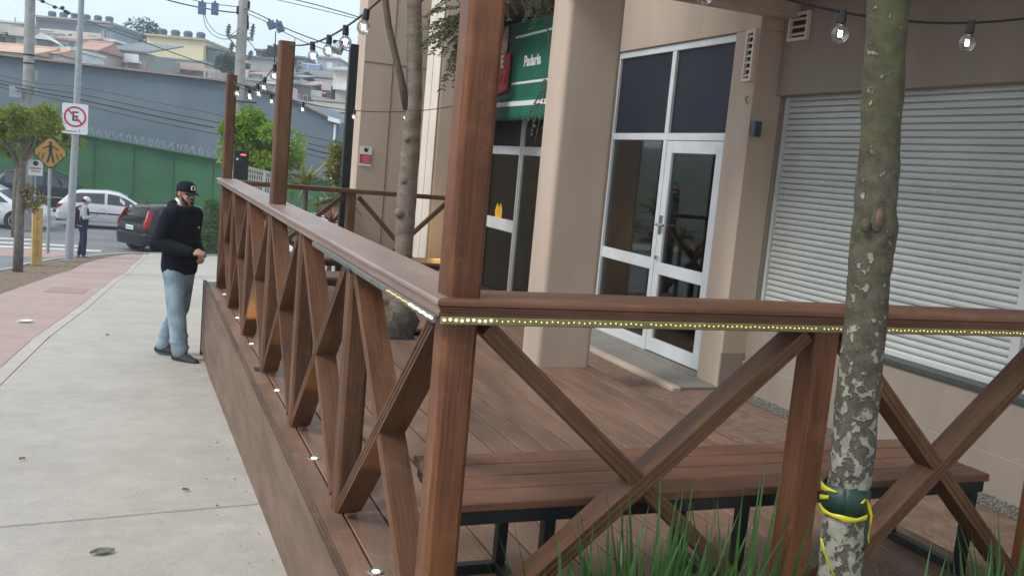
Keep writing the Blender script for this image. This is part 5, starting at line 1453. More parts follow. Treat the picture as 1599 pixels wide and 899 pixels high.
house('white and grey house top right of the insulator pole', 385, 93, 434, 113, 100, hm('dull_white_render', (.44, .44, .43)), ((.34, .25, .98, .85, fib),), ('flat', hm('brown_roof', (.20, .17, .155))), .3, 8)
house('pale green house with white windows right of the insulator pole', 380, 116, 442, 146, 94, green_h, ((.02, .15, .17, .62), (.42, .1, .52, .7), (.56, .1, .66, .9), (.72, .1, .84, .9)), ('mono', hm('brown_roof', (.2, .17, .15))), .9, 8)
house('grey block with a dark flat roof behind the middle tall post', 400, 82, 440, 96, 112, dgrey, (), ('flat', dgrey), .3, 8)
house('slim grey tower directly right of the middle tall post', 462, 92, 474, 150, 118, hm('lilac_render', (.28, .27, .29)), ((.15, .08, .8, .2, dark), (.2, .4, .8, .5)), ('flat', dgrey), .3, 6)
house('grey three storey house with graffiti windows under a blue tarp', 471, 110, 524, 146, 116, hm('blue_grey_house', (.27, .30, .33)), ((.08, .12, .22, .42), (.28, .08, .40, .44), (.44, .06, .56, .46, white), (.6, .14, .72, .4), (.78, .08, .94, .44, white), (.1, .6, .3, .9), (.5, .62, .8, .95)), None, 0, 8, extra=slabs(2, grey))
house('blue covered roof terrace above the graffiti windows', 472, 100, 500, 110, 116.4, blue_h, ((.02, .05, .98, .22, white), (.3, .3, .34, .95, white)), None, 0, 7)
house('square grey stair tower with one white window', 495, 92, 528, 118, 117.5, grey, ((.48, .22, .74, .6, white),), ('flat', grey), .3, 8)
house('grey house with a small square window below the graffiti windows', 484, 136, 530, 160, 104, hm('dull_grey_render', (.33, .33, .33)), ((.24, .12, .42, .5), (.52, .15, .86, .6, grey), (.62, .2, .78, .6)), ('mono', fib), .8, 8)
house('brownish house front beside the middle tall post', 455, 134, 486, 165, 98, hm('umber_render', (.25, .21, .19)), ((.25, .4, .5, .8, grey), (.6, .45, .85, .85)), ('mono', fib), .8, 7)
house('cream house at the right end of the skyline by the dark mast', 520, 112, 552, 150, 108, cream, ((.2, .5, .32, .75), (.45, .45, .58, .75), (.7, .4, .84, .75)), ('mono', fib), 1., 7)
house('beige terrace with arched panel under the grey houses', 488, 160, 545, 205, 90, beige, ((.05, .1, .3, .4, grey), (.36, .05, .66, .35), (.70, .15, .95, .6, hm('brown_panel', (.24, .20, .18)))), ('flat', fib), .3, 8, extra=slabs(2, beige))
house('pale terrace block low at the right by the warehouse end', 515, 192, 552, 262, 66, hm('pale_grey_render', (.42, .42, .42)), ((.15, .08, .4, .3), (.5, .1, .9, .5, white), (.55, .14, .85, .2), (.55, .26, .85, .34), (.2, .5, .45, .66)), ('flat', white), .3, 7, extra=slabs(2, white))
# more small fronts stacked up the slope
for grp, n, (xa, xb), (ya, yb), where in ((0, 15, (458, 546), (128, 212), 'between the middle tall post and mast'), (1, 11, (60, 226), (70, 100), 'behind the street sign pole'), (2, 7, (384, 440), (120, 150), 'by the insulator pole'), (3, 5, (-20, 60), (50, 66), 'at the far left skyline')):
    st = random.getstate(); random.seed(40 + grp); row = sorted(random.uniform(xa, xb) for _ in range(n))
    cols = [('grey', grey), ('beige', beige), ('cream', cream), ('white', white), ('bare brick', brick), ('pink', pink), ('dark', dgrey), ('pale green', green_h)]
    for i, x in enumerate(row):
        y = random.uniform(ya, yb); w_ = random.uniform(10, 22); h_ = random.uniform(9, 16); cn_, cm = random.choice(cols); rf = random.choice([None, ('flat', fib), ('flat', white), ('mono', fib), ('mono', red_h)])
        wins = []
        for r_ in range(random.choice((1, 2, 2))):
            v = .14 + .45 * r_; u = .08
            while u < .85:
                ww = random.uniform(.12, .26)
                if u + ww < .95 and random.random() < .8: wins.append((u, v, u + ww, v + random.uniform(.2, .3), random.choice([dark, dark, dark, white, teal])))
                u += ww + random.uniform(.06, .2)
        house(f'small {cn_} house front, {ordinal(i) if i < 14 else "last"} from left {where}', x - w_ / 2, y - h_ / 2, x + w_ / 2, y + h_ / 2, 84 + (yb - y) * .22 + random.uniform(-2, 2), cm, wins, rf, .7, 6, random.uniform(-.12, .12), extra=slabs(1, random.choice([grey, beige, white])) if random.random() < .4 else None)
    random.setstate(st)
# graffiti on the grey house: pale strokes on its balcony parapets
t = [o for o in COL.objects if o.get('label', '').startswith('grey three storey')][0]
b = MB()
for i in range(22):
    x = random.uniform(-1.9, 1.9); z = random.uniform(1.55, 2.2); b.tube([(x, -.07, z), (x + random.uniform(-.2, .2), -.07, z + .25), (x + random.uniform(.0, .3), -.07, z - .05)], .035, 5)
obj('painted_scrawl', b, white, t)
# roof antennas
for px, py0, py1, d, lab in ((24, 36, 28, 115, 'thin roof aerial on the far left skyline'), (461, 60, 92, 118, 'tall thin aerial above the slim grey tower')):
    p, q = at(px, py0, d), at(px, py1, d); b = MB(); b.tube([p, V((p.x, p.y, q.z))], .05, 5); tag(obj('roof_aerial', b, M['cable']), lab, 'aerial')
# ---------------------------------------------------------------- vegetation
def leafmat(name, c1, c2, rough=.6, scale=2.5, trans=.25):
    m, t, N, L, b = nt(name)
    tc = N.new('ShaderNodeTexCoord'); n = N.new('ShaderNodeTexNoise'); n.inputs['Scale'].default_value = scale; n.inputs['Detail'].default_value = 8; n.inputs['Roughness'].default_value = .7
    L.new(tc.outputs['Object'], n.inputs['Vector'])
    r = N.new('ShaderNodeValToRGB'); r.color_ramp.elements[0].position = .34; r.color_ramp.elements[1].position = .66
    r.color_ramp.elements[0].color = (*c1, 1); r.color_ramp.elements[1].color = (*c2, 1)
    L.new(n.outputs['Fac'], r.inputs[0]); L.new(r.outputs[0], b.inputs['Base Color']); b.inputs['Roughness'].default_value = rough
    tl = N.new('ShaderNodeBsdfTranslucent'); L.new(r.outputs[0], tl.inputs[0])
    mx = N.new('ShaderNodeMixShader'); mx.inputs[0].default_value = trans
    L.new(b.outputs[0], mx.inputs[1]); L.new(tl.outputs[0], mx.inputs[2]); L.new(mx.outputs[0], N['Material Output'].inputs['Surface'])
    return m
def leafquad(b, p, s, d=None, flat=.5):
    d = V(d) if d else V((random.gauss(0, 1), random.gauss(0, 1), random.gauss(0, flat)))
    d.normalize(); u = d.orthogonal().normalized(); u = Matrix.Rotation(random.uniform(0, 6.28), 3, d) @ u
    vs = b.verts([p, p + d * s * .45 + u * s * .26, p + d * s, p + d * s * .45 - u * s * .26]); b.face(vs)
def crown(b, clumps, n, s, spread=.8):
    for c, r in clumps:
        c = V(c)
        for _ in range(n):
            q = V((random.gauss(0, 1), random.gauss(0, 1), random.gauss(0, 1))).normalized() * r * random.uniform(.35, 1.) ** .6
            q.z *= spread; leafquad(b, c + q, s * random.uniform(.6, 1.3), q * .8 + V((random.gauss(0, .6 * r), random.gauss(0, .6 * r), random.gauss(-.2 * r, .5 * r))))
M['bark'] = mat('grey_bark', (.15, .13, .105), .9, .35, 16, .8, 60, stretch=(1, 1, .4))
G1 = leafmat('bright_leaves', (.13, .24, .022), (.27, .40, .05), scale=4, trans=.4)
G2 = leafmat('mixed_street_leaves', (.13, .19, .03), (.32, .37, .07), scale=3, trans=.4)
G3 = leafmat('far_dark_leaves', (.03, .06, .035), (.07, .115, .06), scale=.8, trans=.35)
G4 = leafmat('hedge_leaves', (.03, .085, .015), (.085, .17, .03), scale=5)
DRY = leafmat('withered_leaves', (.16, .12, .05), (.28, .22, .10), scale=4)

def tree(label, base, trunk, limbs, clumps, nleaf, ls, lm, r0=.10, extra=None, bark='bark', group=None):
    """trunk: points relative to base; limbs: lists of points; clumps: (centre, radius) relative"""
    t = thing('street_tree', label, 'tree', base, group); ORG[t.name] = V((0, 0, 0)); t.location = base
    b = MB(); n = len(trunk); b.tube(trunk, [r0 * (1 - .45 * i / max(1, n - 1)) for i in range(n)], 12, wob=.12)
    obj('trunk', b, M[bark], t, smooth=True)
    b = MB()
    for l in limbs: b.tube(l, [r0 * .45 * (1 - .8 * i / (len(l) - 1)) + .006 for i in range(len(l))], 8)
    if limbs: obj('limb', b, M[bark], t, smooth=True)
    b = MB(); crown(b, clumps, nleaf, ls); obj('crown', b, lm, t)
    if extra: extra(t)
    return t
def scatter(c, r, n, k=.42):
    out = []
    for _ in range(n):
        q = V((random.gauss(0, 1), random.gauss(0, 1), random.gauss(0, 1))).normalized() * random.uniform(.25, 1) ** .5
        out.append((V(c) + V((q.x * r[0], q.y * r[1], q.z * r[2])), random.uniform(.6, 1.1) * k * min(r)))
    return out
# street tree at the left
p = groundpt(28, 424); s = 20.3 / F
def dead(t):
    b = MB(); crown(b, scatter((.22, 0, 1.62), (.22, .2, .22), 10, .6), 26, .11); obj('withered_tuft', b, DRY, t)
cz = up_at(p, 186) - p.z
cl = scatter((.10, 0, cz + .02), (.62, .7, .36), 26, .50) + scatter((-.50, 0, cz - .22), (.45, .5, .30), 12, .6)
tree('street tree with a flat yellow-green crown beside the bollard', p, [(0, 0, -.05), (.01, 0, .8), (.03, 0, 1.7), (.05, 0, 2.3), (.1, 0, cz)], [[(.05, 0, 2.35), (.2, .1, 2.7), (.45, .1, cz)], [(.04, 0, 2.2), (-.2, .1, 2.6), (-.5, 0, cz - .2)], [(.06, 0, 2.4), (.15, -.2, 2.8), (.3, -.2, cz + .2)]], cl, 130, .10, G2, .105, dead)
q = at(24, 300, 29.5); base = V((q.x, q.y, zg(q.y) - .1)); k_ = lambda x, y: at(x, y, 29.5) - base
tree('second street tree farther off, its leaves showing round the crossing sign', base, [(0, 0, 0), k_(25, 290), k_(28, 262), k_(40, 235)], [[k_(28, 262), k_(60, 235), k_(98, 222)], [k_(28, 262), k_(10, 230)]], scatter(k_(98, 214), (.50, .5, .42), 18, .5) + scatter(k_(20, 222), (.75, .6, .42), 20, .5) + scatter(k_(62, 212), (.5, .5, .25), 9, .6), 80, .16, G2, .10)
# green tree behind the tall posts
q = at(405, 222, 17.5); base = V((q.x, q.y, zg(q.y))); hz_ = q.z - base.z
cl = scatter((0, 0, hz_ - .02), (.66, .6, .55), 44, .46) + scatter((.42, .1, hz_ - .36), (.42, .4, .38), 16, .55) + scatter((-.5, 0, hz_ + .2), (.26, .3, .22), 8, .6) + scatter((.15, 0, hz_ - .75), (.45, .4, .3), 10, .6)
tree('bright green leafy tree behind the tall posts of the long railing', base, [(0, 0, -.05), (.02, 0, 1.2), (.0, 0, hz_)], [[(.02, 0, 1.2), (.4, 0, hz_ - .5), (.6, 0, hz_ - .2)], [(.02, 0, 1.3), (-.4, 0, hz_ - .2)]], cl, 150, .085, G1, .09)
q = at(536, 250, 15.); base = V((q.x, q.y, zg(q.y))); hz_ = q.z - base.z
t = thing('leafy_shrub', 'yellowish leafy shrub left of the dark mast', 'shrub', base); ORG[t.name] = V((0, 0, 0))
b = MB(); crown(b, scatter((0, 0, hz_ - .05), (.26, .3, .34), 22, .6) + scatter((.1, 0, hz_ - .5), (.35, .3, .4), 14, .6), 80, .07); obj('foliage', b, leafmat('yellowish_leaves', (.10, .13, .03), (.24, .22, .06)), t)
b = MB(); b.tube([(0, 0, -.05), (.03, 0, hz_)], .03, 6); obj('stem', b, M['bark'], t)
# clipped shrub left of the far corner
q = groundpt(331, 397); t = thing('clipped_shrub', 'tall clipped green shrub just left of the far deck corner', 'shrub', q); ORG[t.name] = V((0, 0, 0))
hh = up_at(q, 306) - q.z
b = MB(); crown(b, [(V((random.uniform(-.24, .24), random.uniform(-.24, .24), z)), .17) for z in [.15 + i * (hh - .3) / 40 for i in range(41)] for _ in range(2)], 60, .07); obj('foliage', b, G4, t)
b = MB(); b.tube([(0, 0, -.05), (0, 0, hh * .8)], .03, 6); obj('stem', b, M['bark'], t)
# trees on the hill
for px, py, d, r, lab in ((222, 60, 125, (3.3, 3, 2.3), 'round dark tree on the skyline left of the yellow block'), (427, 98, 112, (1.1, 1.1, 1.7), 'dark tree between the hill houses left of the middle tall post'), (364, 100, 92, (1.2, 1.0, .8), 'small dark tree left of the insulator pole'), (476, 126, 112, (1.0, 1.0, .6), 'small dark tree beside the graffiti house')):
    q = at(px, py, d); base = V((q.x, q.y, q.z - r[2] - 3)); hz_ = r[2] + 3
    tree(lab, base, [(0, 0, 0), (0, 0, hz_)], [[(0, 0, hz_ - 1.5), (.8, 0, hz_)]], scatter((0, 0, hz_), r, 30, .45), 70, .5, G3, .22, group='trees among the hill houses')

# ---------------------------------------------------------------- planter beyond the deck
def blade(b, base, d, L_, w_, bend, n=7):
    base = V(base); d = V(d).normalized(); h = V((d.x, d.y, 0)); h = h.normalized() if h.length > .01 else V((1, 0, 0)); sd = V((-h.y, h.x, 0)); A = []
    p = base.copy(); ang = math.atan2(d.z, math.hypot(d.x, d.y))
    for i in range(n + 1):
        u = i / n; wd = w_ * (.55 + .9 * u if u < .4 else .91 * (1 - ((u - .4) / .6) ** 1.6) + .02)
        A.append((p - sd * wd / 2 + V((0, 0, wd * .25)), p.copy(), p + sd * wd / 2 + V((0, 0, wd * .25))))
        ang -= bend / n; p = p + (h * math.cos(ang) + V((0, 0, 1)) * math.sin(ang)) * L_ / n
    R_ = [b.verts(a) for a in A]
    for a, c in zip(R_, R_[1:]): b.face([a[0], a[1], c[1], c[0]]); b.face([a[1], a[2], c[2], c[1]])
def rosette(label, c, n, L_, w_, m, up=1., bend=1.2, stem=0., cat='plant', name='spiky_plant', group=None):
    t = thing(name, label, cat, c, group); ORG[t.name] = V((0, 0, 0)); b = MB()
    for i in range(n):
        a = random.uniform(0, 6.283); e = random.uniform(.1, 1.) ** .8 * 1.4 * up + .1
        blade(b, (0, 0, stem), (math.cos(a), math.sin(a), math.tan(min(1.45, e))), L_ * random.uniform(.7, 1.1), w_ * random.uniform(.8, 1.2), bend * random.uniform(.4, 1.2))
    obj('leaves', b, m, t)
    if stem:
        b = MB(); b.tube([(0, 0, 0), (0, 0, stem)], .03, 8, wob=.2); obj('stem', b, M['bark'], t)
    return t
YU = leafmat('striped_pale_leaves', (.14, .17, .05), (.36, .37, .16), scale=30); RE = leafmat('reddish_leaves', (.22, .08, .06), (.40, .20, .16), scale=20); OR_ = leafmat('orange_brown_leaves', (.22, .12, .035), (.40, .25, .09), scale=20); GR = leafmat('grey_purple_leaves', (.12, .11, .09), (.26, .23, .20), scale=20); GP = leafmat('grass_blades', (.022, .070, .012), (.065, .155, .035), scale=14, rough=.4)
b = MB(); b.box((.35, YB + .35, -1.2), (1.72, 9.2, -.25)); pl = thing('planter', 'low tan planter beyond the far railing filled with spiky plants', 'planter', (.8, 8, -1)); obj('wall', b, M['plaster'], pl, .01)
b = MB(); b.poly([(.38, YB + .4, -.24), (1.68, YB + .4, -.24), (1.68, 9.15, -.24), (.38, 9.15, -.24)]); obj('soil', b, M['soil'], pl)
def pl_at(px, py, y): 
    d = CF + CR * ((px - 800) / F) + CD * ((py - 450) / F); k = (y - CAM.y) / d.y; return CAM + d * k
q = pl_at(478, 292, 8.6); rosette('tall spiky plant with pale striped leaves in the planter', V((q.x, q.y, -.24)), 60, .42, .035, YU, 1., .9, q.z + .24 - .03)
for i, (px, py, y, m_, n, L_, lab) in enumerate(((470, 340, 7.9, OR_, 46, .36, 'orange brown spiky plant at the centre of the planter'), (420, 320, 7.8, GR, 50, .34, 'grey purple spiky plant at the left of the planter'), (520, 325, 8.2, RE, 50, .34, 'red spiky plant beside the far railing post'), (505, 375, 7.6, RE, 46, .30, 'low red spiky plant behind the far bench'), (410, 372, 7.55, OR_, 40, .28, 'low orange plant behind the long railing'), (445, 310, 8.4, GR, 46, .36, 'greyish spiky plant behind the orange one'), (535, 300, 8.8, GR, 40, .34, 'greyish spiky plant at the foot of the dark mast'), (500, 300, 8.9, YU, 40, .30, 'small pale green plant behind the red ones'))):
    q = pl_at(px, py, y); z = max(-.235, q.z - .18); rosette(lab, V((q.x, q.y, -.235)), n, L_, .028, m_, .9, 1.3, max(0, z + .235), group='spiky plants in the planter')
# white mesh fence and ticket column beyond
fd = thing('mesh_fence', 'low white bar fence beyond the planter', 'fence', at(405, 300, 12.5)); 
b = MB(); a0, a1 = at(386, 262, 12.3), at(440, 275, 12.9); gz = -1.25
for f in (0, .5, 1): q = a0.lerp(a1, f); b.box((q.x - .018, q.y - .018, gz), (q.x + .018, q.y + .018, q.z))
obj('post', b, M['plate_white'], fd)
b = MB()
for k in range(13): dz = V((0, 0, -.07 * k)); b.bar(a0 + dz, a1 + dz, .012, .016 if k else .04)
for k in range(1, 15): q = a0.lerp(a1, k / 15); b.box((q.x - .005, q.y - .005, gz), (q.x + .005, q.y + .005, q.z - .02))
obj('bars', b, M['plate_white'], fd)
q = at(377, 258, 11.2); tk = thing('ticket_column', 'black parking ticket column with a small red light, beside the far post', 'column', (q.x, q.y, zg(q.y))); ORG[tk.name] = V((0, 0, 0)); h_ = at(377, 235, 11.2).z - zg(q.y)
b = MB(); b.box((-.085, -.08, 0), (.085, .08, h_)); obj('case', b, M['black'], tk, .008)
b = MB(); b.box((-.01, -.084, h_ - .06), (.05, -.0805, h_ - .045)); obj('red_light', b, emis('red_indicator', (1., .12, .14), 1.6), tk)
b = MB(); b.ell((-.045, -.082, h_ - .11), (.014, .006, .014), 10, 6); obj('white_light', b, M['plate_white'], tk)  # small white light, painted white rather than glowing
b = MB(); n = 20; b.tube([(-.03 + .05 * math.cos(math.pi * k / n), 0, h_ + .02 + .065 * math.sin(math.pi * k / n)) for k in range(n + 1)], .010, 8); obj('hoop', b, M['black'], tk)
tk.rotation_euler = (0, 0, FACE(q))

# ---------------------------------------------------------------- tree standing in the deck
tr = thing('deck_tree', 'slender grey tree growing through the deck behind the long railing', 'tree', (1.2, 4.57, -.06)); ORG[tr.name] = V((0, 0, 0))
def tp(px, py, y=4.57): q = pl_at(px, py, y); return q - V((1.2, 4.57, -.06))
ctr = [(623, 545), (623, 520), (625, 485), (627, 440), (630, 400), (634, 340), (637, 290), (641, 240), (645, 190), (648, 120), (648, 60), (647, 0), (645, -80), (640, -170)]
P = [tp(x, y) for x, y in ctr]; s_ = 7.0 / F
rad = [.100, .096, .086, .070, .068, .073, .073, .068, .064, .058, .055, .053, .05, .046]
b = MB(); Q = []; Rr = []
for i in range(len(P) - 1):
    for k in range(6): Q.append(P[i].lerp(P[i + 1], k / 6)); Rr.append(rad[i] * (1 - k / 6) + rad[i + 1] * k / 6)
Q.append(P[-1]); Rr.append(rad[-1])
b.tube(Q, Rr, 20, wob=.10)
for (x, y), r in (((622, 333), .045), ((629, 283), .032), ((634, 218), .030)): b.ell(tp(x + 3, y, 4.525), (r, r * .8, r * .8), 12, 8)
obj('trunk', b, mat('smooth_grey_bark', (.17, .138, .105), .9, .22, 9, .7, 50, stretch=(1, 1, 2.2), c2=(.26, .215, .165)), tr, smooth=True)
b = MB(); b.tube([(0, -.0, -.02), (.0, .0, .06), (.005, .005, .17), (.012, 0, .24)], [.155, .128, .112, .092], 20, wob=.45); obj('root_flare', b, mat('dark_root_bark', (.085, .070, .058), .9, .4, 22, 1., 40), tr, smooth=True)  # root flare bark is darker than the trunk
b = MB(); b.tube([tp(636, 172), tp(626, 120), tp(616, 80), tp(607, 40), tp(602, 0), tp(598, -60), tp(592, -140)], [.030, .026, .025, .024, .023, .022, .02], 10, wob=.1); obj('stem', b, mat('brown_bark', (.125, .095, .072), .9, .25, 16, .5, 60), tr, smooth=True)
# ferny leaves of its hanging branches
def frond(b, p0, p1, n=16, s=.035, droop=.06):
    p0, p1 = V(p0), V(p1); pts = [p0.lerp(p1, i / 10) + V((0, 0, -droop * (i / 10) ** 2)) for i in range(11)]
    for i in range(n):
        f = (i + .5) / n * 10; k = min(9, int(f)); p = pts[k].lerp(pts[k + 1], f - k); d = (pts[k + 1] - pts[k]).normalized(); sd = d.cross(V((0, 0, 1))).normalized()
        for e in (-1, 1): leafquad(b, p, s * random.uniform(.7, 1.2), d * .5 + sd * e + V((0, 0, random.uniform(-.5, .2))))
    return pts
bl = MB(); bt = MB()
for px, py, ex, ey in ((720, 25, 664, 42), (718, 30, 668, 62), (722, 40, 690, 72), (716, 45, 680, 55), (720, 60, 700, 110), (718, 20, 685, 20), (725, 0, 690, 30), (722, 50, 712, 95), (728, 30, 700, 50), (845, -5, 862, 30), (800, -10, 780, 12), (820, -12, 840, 15), (850, -10, 875, 10), (860, 120, 845, 200), (858, 140, 840, 190), (775, -20, 795, 20), (830, -20, 815, 14), (850, -14, 828, 24)):
    a, c = tp(px, py, 4.3 if px < 740 else 5.6), tp(ex, ey, 4.1 if px < 740 else 5.5)
    for k in range(3):
        j = V((random.gauss(0, .03), random.gauss(0, .06), random.gauss(0, .03))); pts = frond(bl, a + j, c + j * 2, 14, .042); bt.tube(pts, .003, 4)
MB_twigs = bt
obj('leaves', bl, leafmat('ferny_leaves', (.045, .060, .022), (.115, .125, .055), scale=12), tr); obj('twigs', bt, M['bark'], tr)['kind'] = 'stuff'
b = MB(); crown(b, scatter((.1, .2, 4.2), (1.5, 1.7, .7), 50, .42), 55, .10); obj('crown', b, G2, tr)  # crown out of view, added to cut the sky light over the deck
b = MB(); b.tube([tp(648, 10), tp(690, -30, 4.4), tp(722, 10, 4.3)], [.02, .014, .008], 8); b.tube([tp(646, -60), tp(760, -60, 5), tp(850, -20, 5.6), tp(862, 120, 5.6)], [.02, .014, .010, .004], 8); obj('limb', b, M['bark'], tr)

# ---------------------------------------------------------------- lichen-covered trunk in the foreground
def lichenmat():
    m, t, N, L, b = nt('lichen_bark')
    tc = N.new('ShaderNodeTexCoord')
    def noise_(s, d=6, r=.6):
        n = N.new('ShaderNodeTexNoise'); n.inputs['Scale'].default_value = s; n.inputs['Detail'].default_value = d; n.inputs['Roughness'].default_value = r; L.new(tc.outputs['Object'], n.inputs['Vector']); return n
    def ramp(src, p0, p1, c0, c1):
        r = N.new('ShaderNodeValToRGB'); r.color_ramp.elements[0].position = p0; r.color_ramp.elements[1].position = p1
        r.color_ramp.elements[0].color = (*c0, 1); r.color_ramp.elements[1].color = (*c1, 1); L.new(src, r.inputs[0]); return r
    def mix(f, a, c):
        x = N.new('ShaderNodeMix'); x.data_type = 'RGBA'; L.new(f, x.inputs[0]); L.new(a, x.inputs[6]); L.new(c, x.inputs[7]); return x
    n1 = noise_(30, 8, .7); base = ramp(n1.outputs['Fac'], .35, .65, (.050, .042, .030), (.125, .104, .074))
    n2 = noise_(16, 6, .65); green = ramp(n1.outputs['Fac'], .3, .7, (.048, .049, .024), (.102, .102, .052))
    sp = N.new('ShaderNodeSeparateXYZ'); L.new(tc.outputs['Object'], sp.inputs[0])
    # moss thickens upwards, lichen plates thicken downwards
    mr = N.new('ShaderNodeMapRange'); mr.inputs[1].default_value = .7; mr.inputs[2].default_value = 2.0; mr.inputs[3].default_value = -.16; mr.inputs[4].default_value = .10; L.new(sp.outputs[2], mr.inputs[0])
    ad = N.new('ShaderNodeMath'); ad.operation = 'ADD'; L.new(n2.outputs['Fac'], ad.inputs[0]); L.new(mr.outputs[0], ad.inputs[1])
    mf = ramp(ad.outputs[0], .44, .56, (0, 0, 0), (1, 1, 1)); a = mix(mf.outputs[0], base.outputs[0], green.outputs[0])
    n3 = noise_(42, 4, .5); n3b = noise_(90, 4, .6)
    ml = N.new('ShaderNodeMapRange'); ml.inputs[1].default_value = .55; ml.inputs[2].default_value = 1.35; ml.inputs[3].default_value = .125; ml.inputs[4].default_value = -.06; L.new(sp.outputs[2], ml.inputs[0])
    s1 = N.new('ShaderNodeMath'); s1.operation = 'ADD'; L.new(n3.outputs['Fac'], s1.inputs[0]); L.new(ml.outputs[0], s1.inputs[1])
    s2 = N.new('ShaderNodeMath'); s2.operation = 'MULTIPLY_ADD'; s2.inputs[1].default_value = .28; L.new(n3b.outputs['Fac'], s2.inputs[0]); L.new(s1.outputs[0], s2.inputs[2])
    lf = ramp(s2.outputs[0], .695, .77, (0, 0, 0), (.9, .9, .9)); lc = ramp(n1.outputs['Fac'], .3, .7, (.19, .185, .14), (.38, .365, .30))
    c = mix(lf.outputs[0], a.outputs[2], lc.outputs[0]); L.new(c.outputs[2], b.inputs['Base Color']); b.inputs['Roughness'].default_value = .95
    h = N.new('ShaderNodeMath'); h.operation = 'MULTIPLY_ADD'; h.inputs[1].default_value = .5; L.new(n1.outputs['Fac'], h.inputs[0]); L.new(lf.outputs[0], h.inputs[2])
    bu = N.new('ShaderNodeBump'); bu.inputs['Strength'].default_value = 1.; bu.inputs['Distance'].default_value = .009; L.new(h.outputs[0], bu.inputs['Height']); L.new(bu.outputs[0], b.inputs['Normal'])
    return m
YT = -.50
ft = thing('mossy_tree', 'mottled tree trunk with moss and pale lichen in front of the front railing', 'tree', (1.02, YT, -.4)); ORG[ft.name] = V((0, 0, 0)); ft.location = (0, 0, 0)
sh_ = [(1296, 1010, 35), (1310, 899, 34), (1318, 820, 33), (1328, 740, 33), (1336, 660, 33), (1344, 580, 33), (1352, 500, 32), (1358, 430, 31), (1363, 390, 33), (1366, 355, 34), (1367, 325, 31), (1372, 270, 31), (1376, 200, 31), (1380, 130, 31), (1384, 60, 31), (1388, 0, 31), (1393, -90, 30), (1398, -200, 29)]
b = MB(); Q = []; Rr = []
C_ = [(pl_at(x, y, YT), w_) for x, y, w_ in sh_]
C_ = [(c, w_ * (c - CAM).dot(CF) / F) for c, w_ in C_]
low = C_[0][0]; C_ = [(V((low.x + .02, YT, zg(YT) - .05)), C_[0][1] * 1.5), (V((low.x + .01, YT, zg(YT) + .12)), C_[0][1] * 1.15)] + C_
for (p, r), (q, r2) in zip(C_, C_[1:]):
    for k in range(6): Q.append(p.lerp(q, k / 6)); Rr.append(r * (1 - k / 6) + r2 * k / 6)
Q.append(C_[-1][0]); Rr.append(C_[-1][1])
b.tube(Q, Rr, 32, wob=.10)
kn_ = pl_at(1372, 345, YT - .045)
b.ell(kn_, (.020, .012, .030), 12, 8); b.ell(pl_at(1352, 352, YT - .034), (.014, .010, .018), 10, 8)
obj('trunk', b, lichenmat(), ft, smooth=True)
b = MB(); b.ell(pl_at(1374, 340, YT - .056), (.011, .006, .024), 10, 8); obj('branch_scar', b, mat('scar_wood', (.16, .095, .07), .9, .4, 60), ft, smooth=True)
topc = C_[-1][0]
b = MB()
for k in range(6): a = k * 1.05; b.tube([topc, topc + V((.4 * math.cos(a), .4 * math.sin(a), .7)), topc + V((1.0 * math.cos(a), 1.0 * math.sin(a), 1.3))], [.03, .02, .008], 8)
obj('limb', b, M['bark'], ft)
b = MB(); crown(b, scatter(topc + V((.2, .2, 1.7)), (1.9, 1.7, .7), 60, .42), 60, .10); obj('crown', b, G2, ft)  # crown out of view, enlarged to block light from the sky above
# plastic tape tied round it
c0, c1 = pl_at(1319, 795, YT), pl_at(1323, 755, YT); r0 = 33 * (c0 - CAM).dot(CF) / F + .003
tp_ = thing('warning_tape', 'yellow and black plastic tape tied round the mossy trunk', 'tape', c0); ORG[tp_.name] = V((0, 0, 0)); tp_.location = (0, 0, 0)
def tapemat():
    m, t, N, L, b = nt('striped_tape'); tc = N.new('ShaderNodeTexCoord'); wv = N.new('ShaderNodeTexWave'); wv.inputs['Scale'].default_value = 6.2; wv.inputs['Distortion'].default_value = 2.2; wv.bands_direction = 'DIAGONAL'
    L.new(tc.outputs['Object'], wv.inputs['Vector']); r = N.new('ShaderNodeValToRGB'); r.color_ramp.interpolation = 'CONSTANT'; r.color_ramp.elements[0].color = (.55, .50, .02, 1); r.color_ramp.elements[1].position = .20; r.color_ramp.elements[1].color = (.014, .030, .022, 1)
    L.new(wv.outputs['Color'], r.inputs[0]); L.new(r.outputs[0], b.inputs['Base Color']); b.inputs['Roughness'].default_value = .35; return m
tm = tapemat(); ty = mat('yellow_tape', (.52, .46, .02), .35, .12, 20); tb = mat('black_tape', (.012, .038, .026), .5, .3, 20)
ac = math.atan2(CAM.y - c0.y, CAM.x - c0.x)
def wrap(name, m, a0, a1, lo, hi, off, n=40):
    b = MB(); A = []
    for k in range(n + 1):
        u = k / n; a = ac + a0 + (a1 - a0) * u; o = V((math.cos(a), math.sin(a), 0)); wv = .0022 * math.sin(a * 5) + .0012 * math.sin(a * 13)
        z0, z1 = lo(u), hi(u)
        A.append([b.bm.verts.new(c0.lerp(c1, z0) + o * (r0 + off + wv)), b.bm.verts.new(c0.lerp(c1, (z0 + z1) / 2) + o * (r0 + off + .0006)), b.bm.verts.new(c0.lerp(c1, z1) + o * (r0 + off + wv * .5))])
    for a, c in zip(A, A[1:]): b.face([a[0], a[1], c[1], c[0]]); b.face([a[1], a[2], c[2], c[1]])
    o = obj(name, b, m, tp_, smooth=True); o.modifiers.new('thick', 'SOLIDIFY').thickness = .0008
wrap('band', tb, 0, 6.283, lambda u: .05 * math.sin(u * 19), lambda u: 1 + .05 * math.sin(u * 13 + 1), .0015)
wrap('yellow_fold', ty, -1.5, -.35, lambda u: .62 + .2 * u, lambda u: .98 - .10 * u, .004, 14)
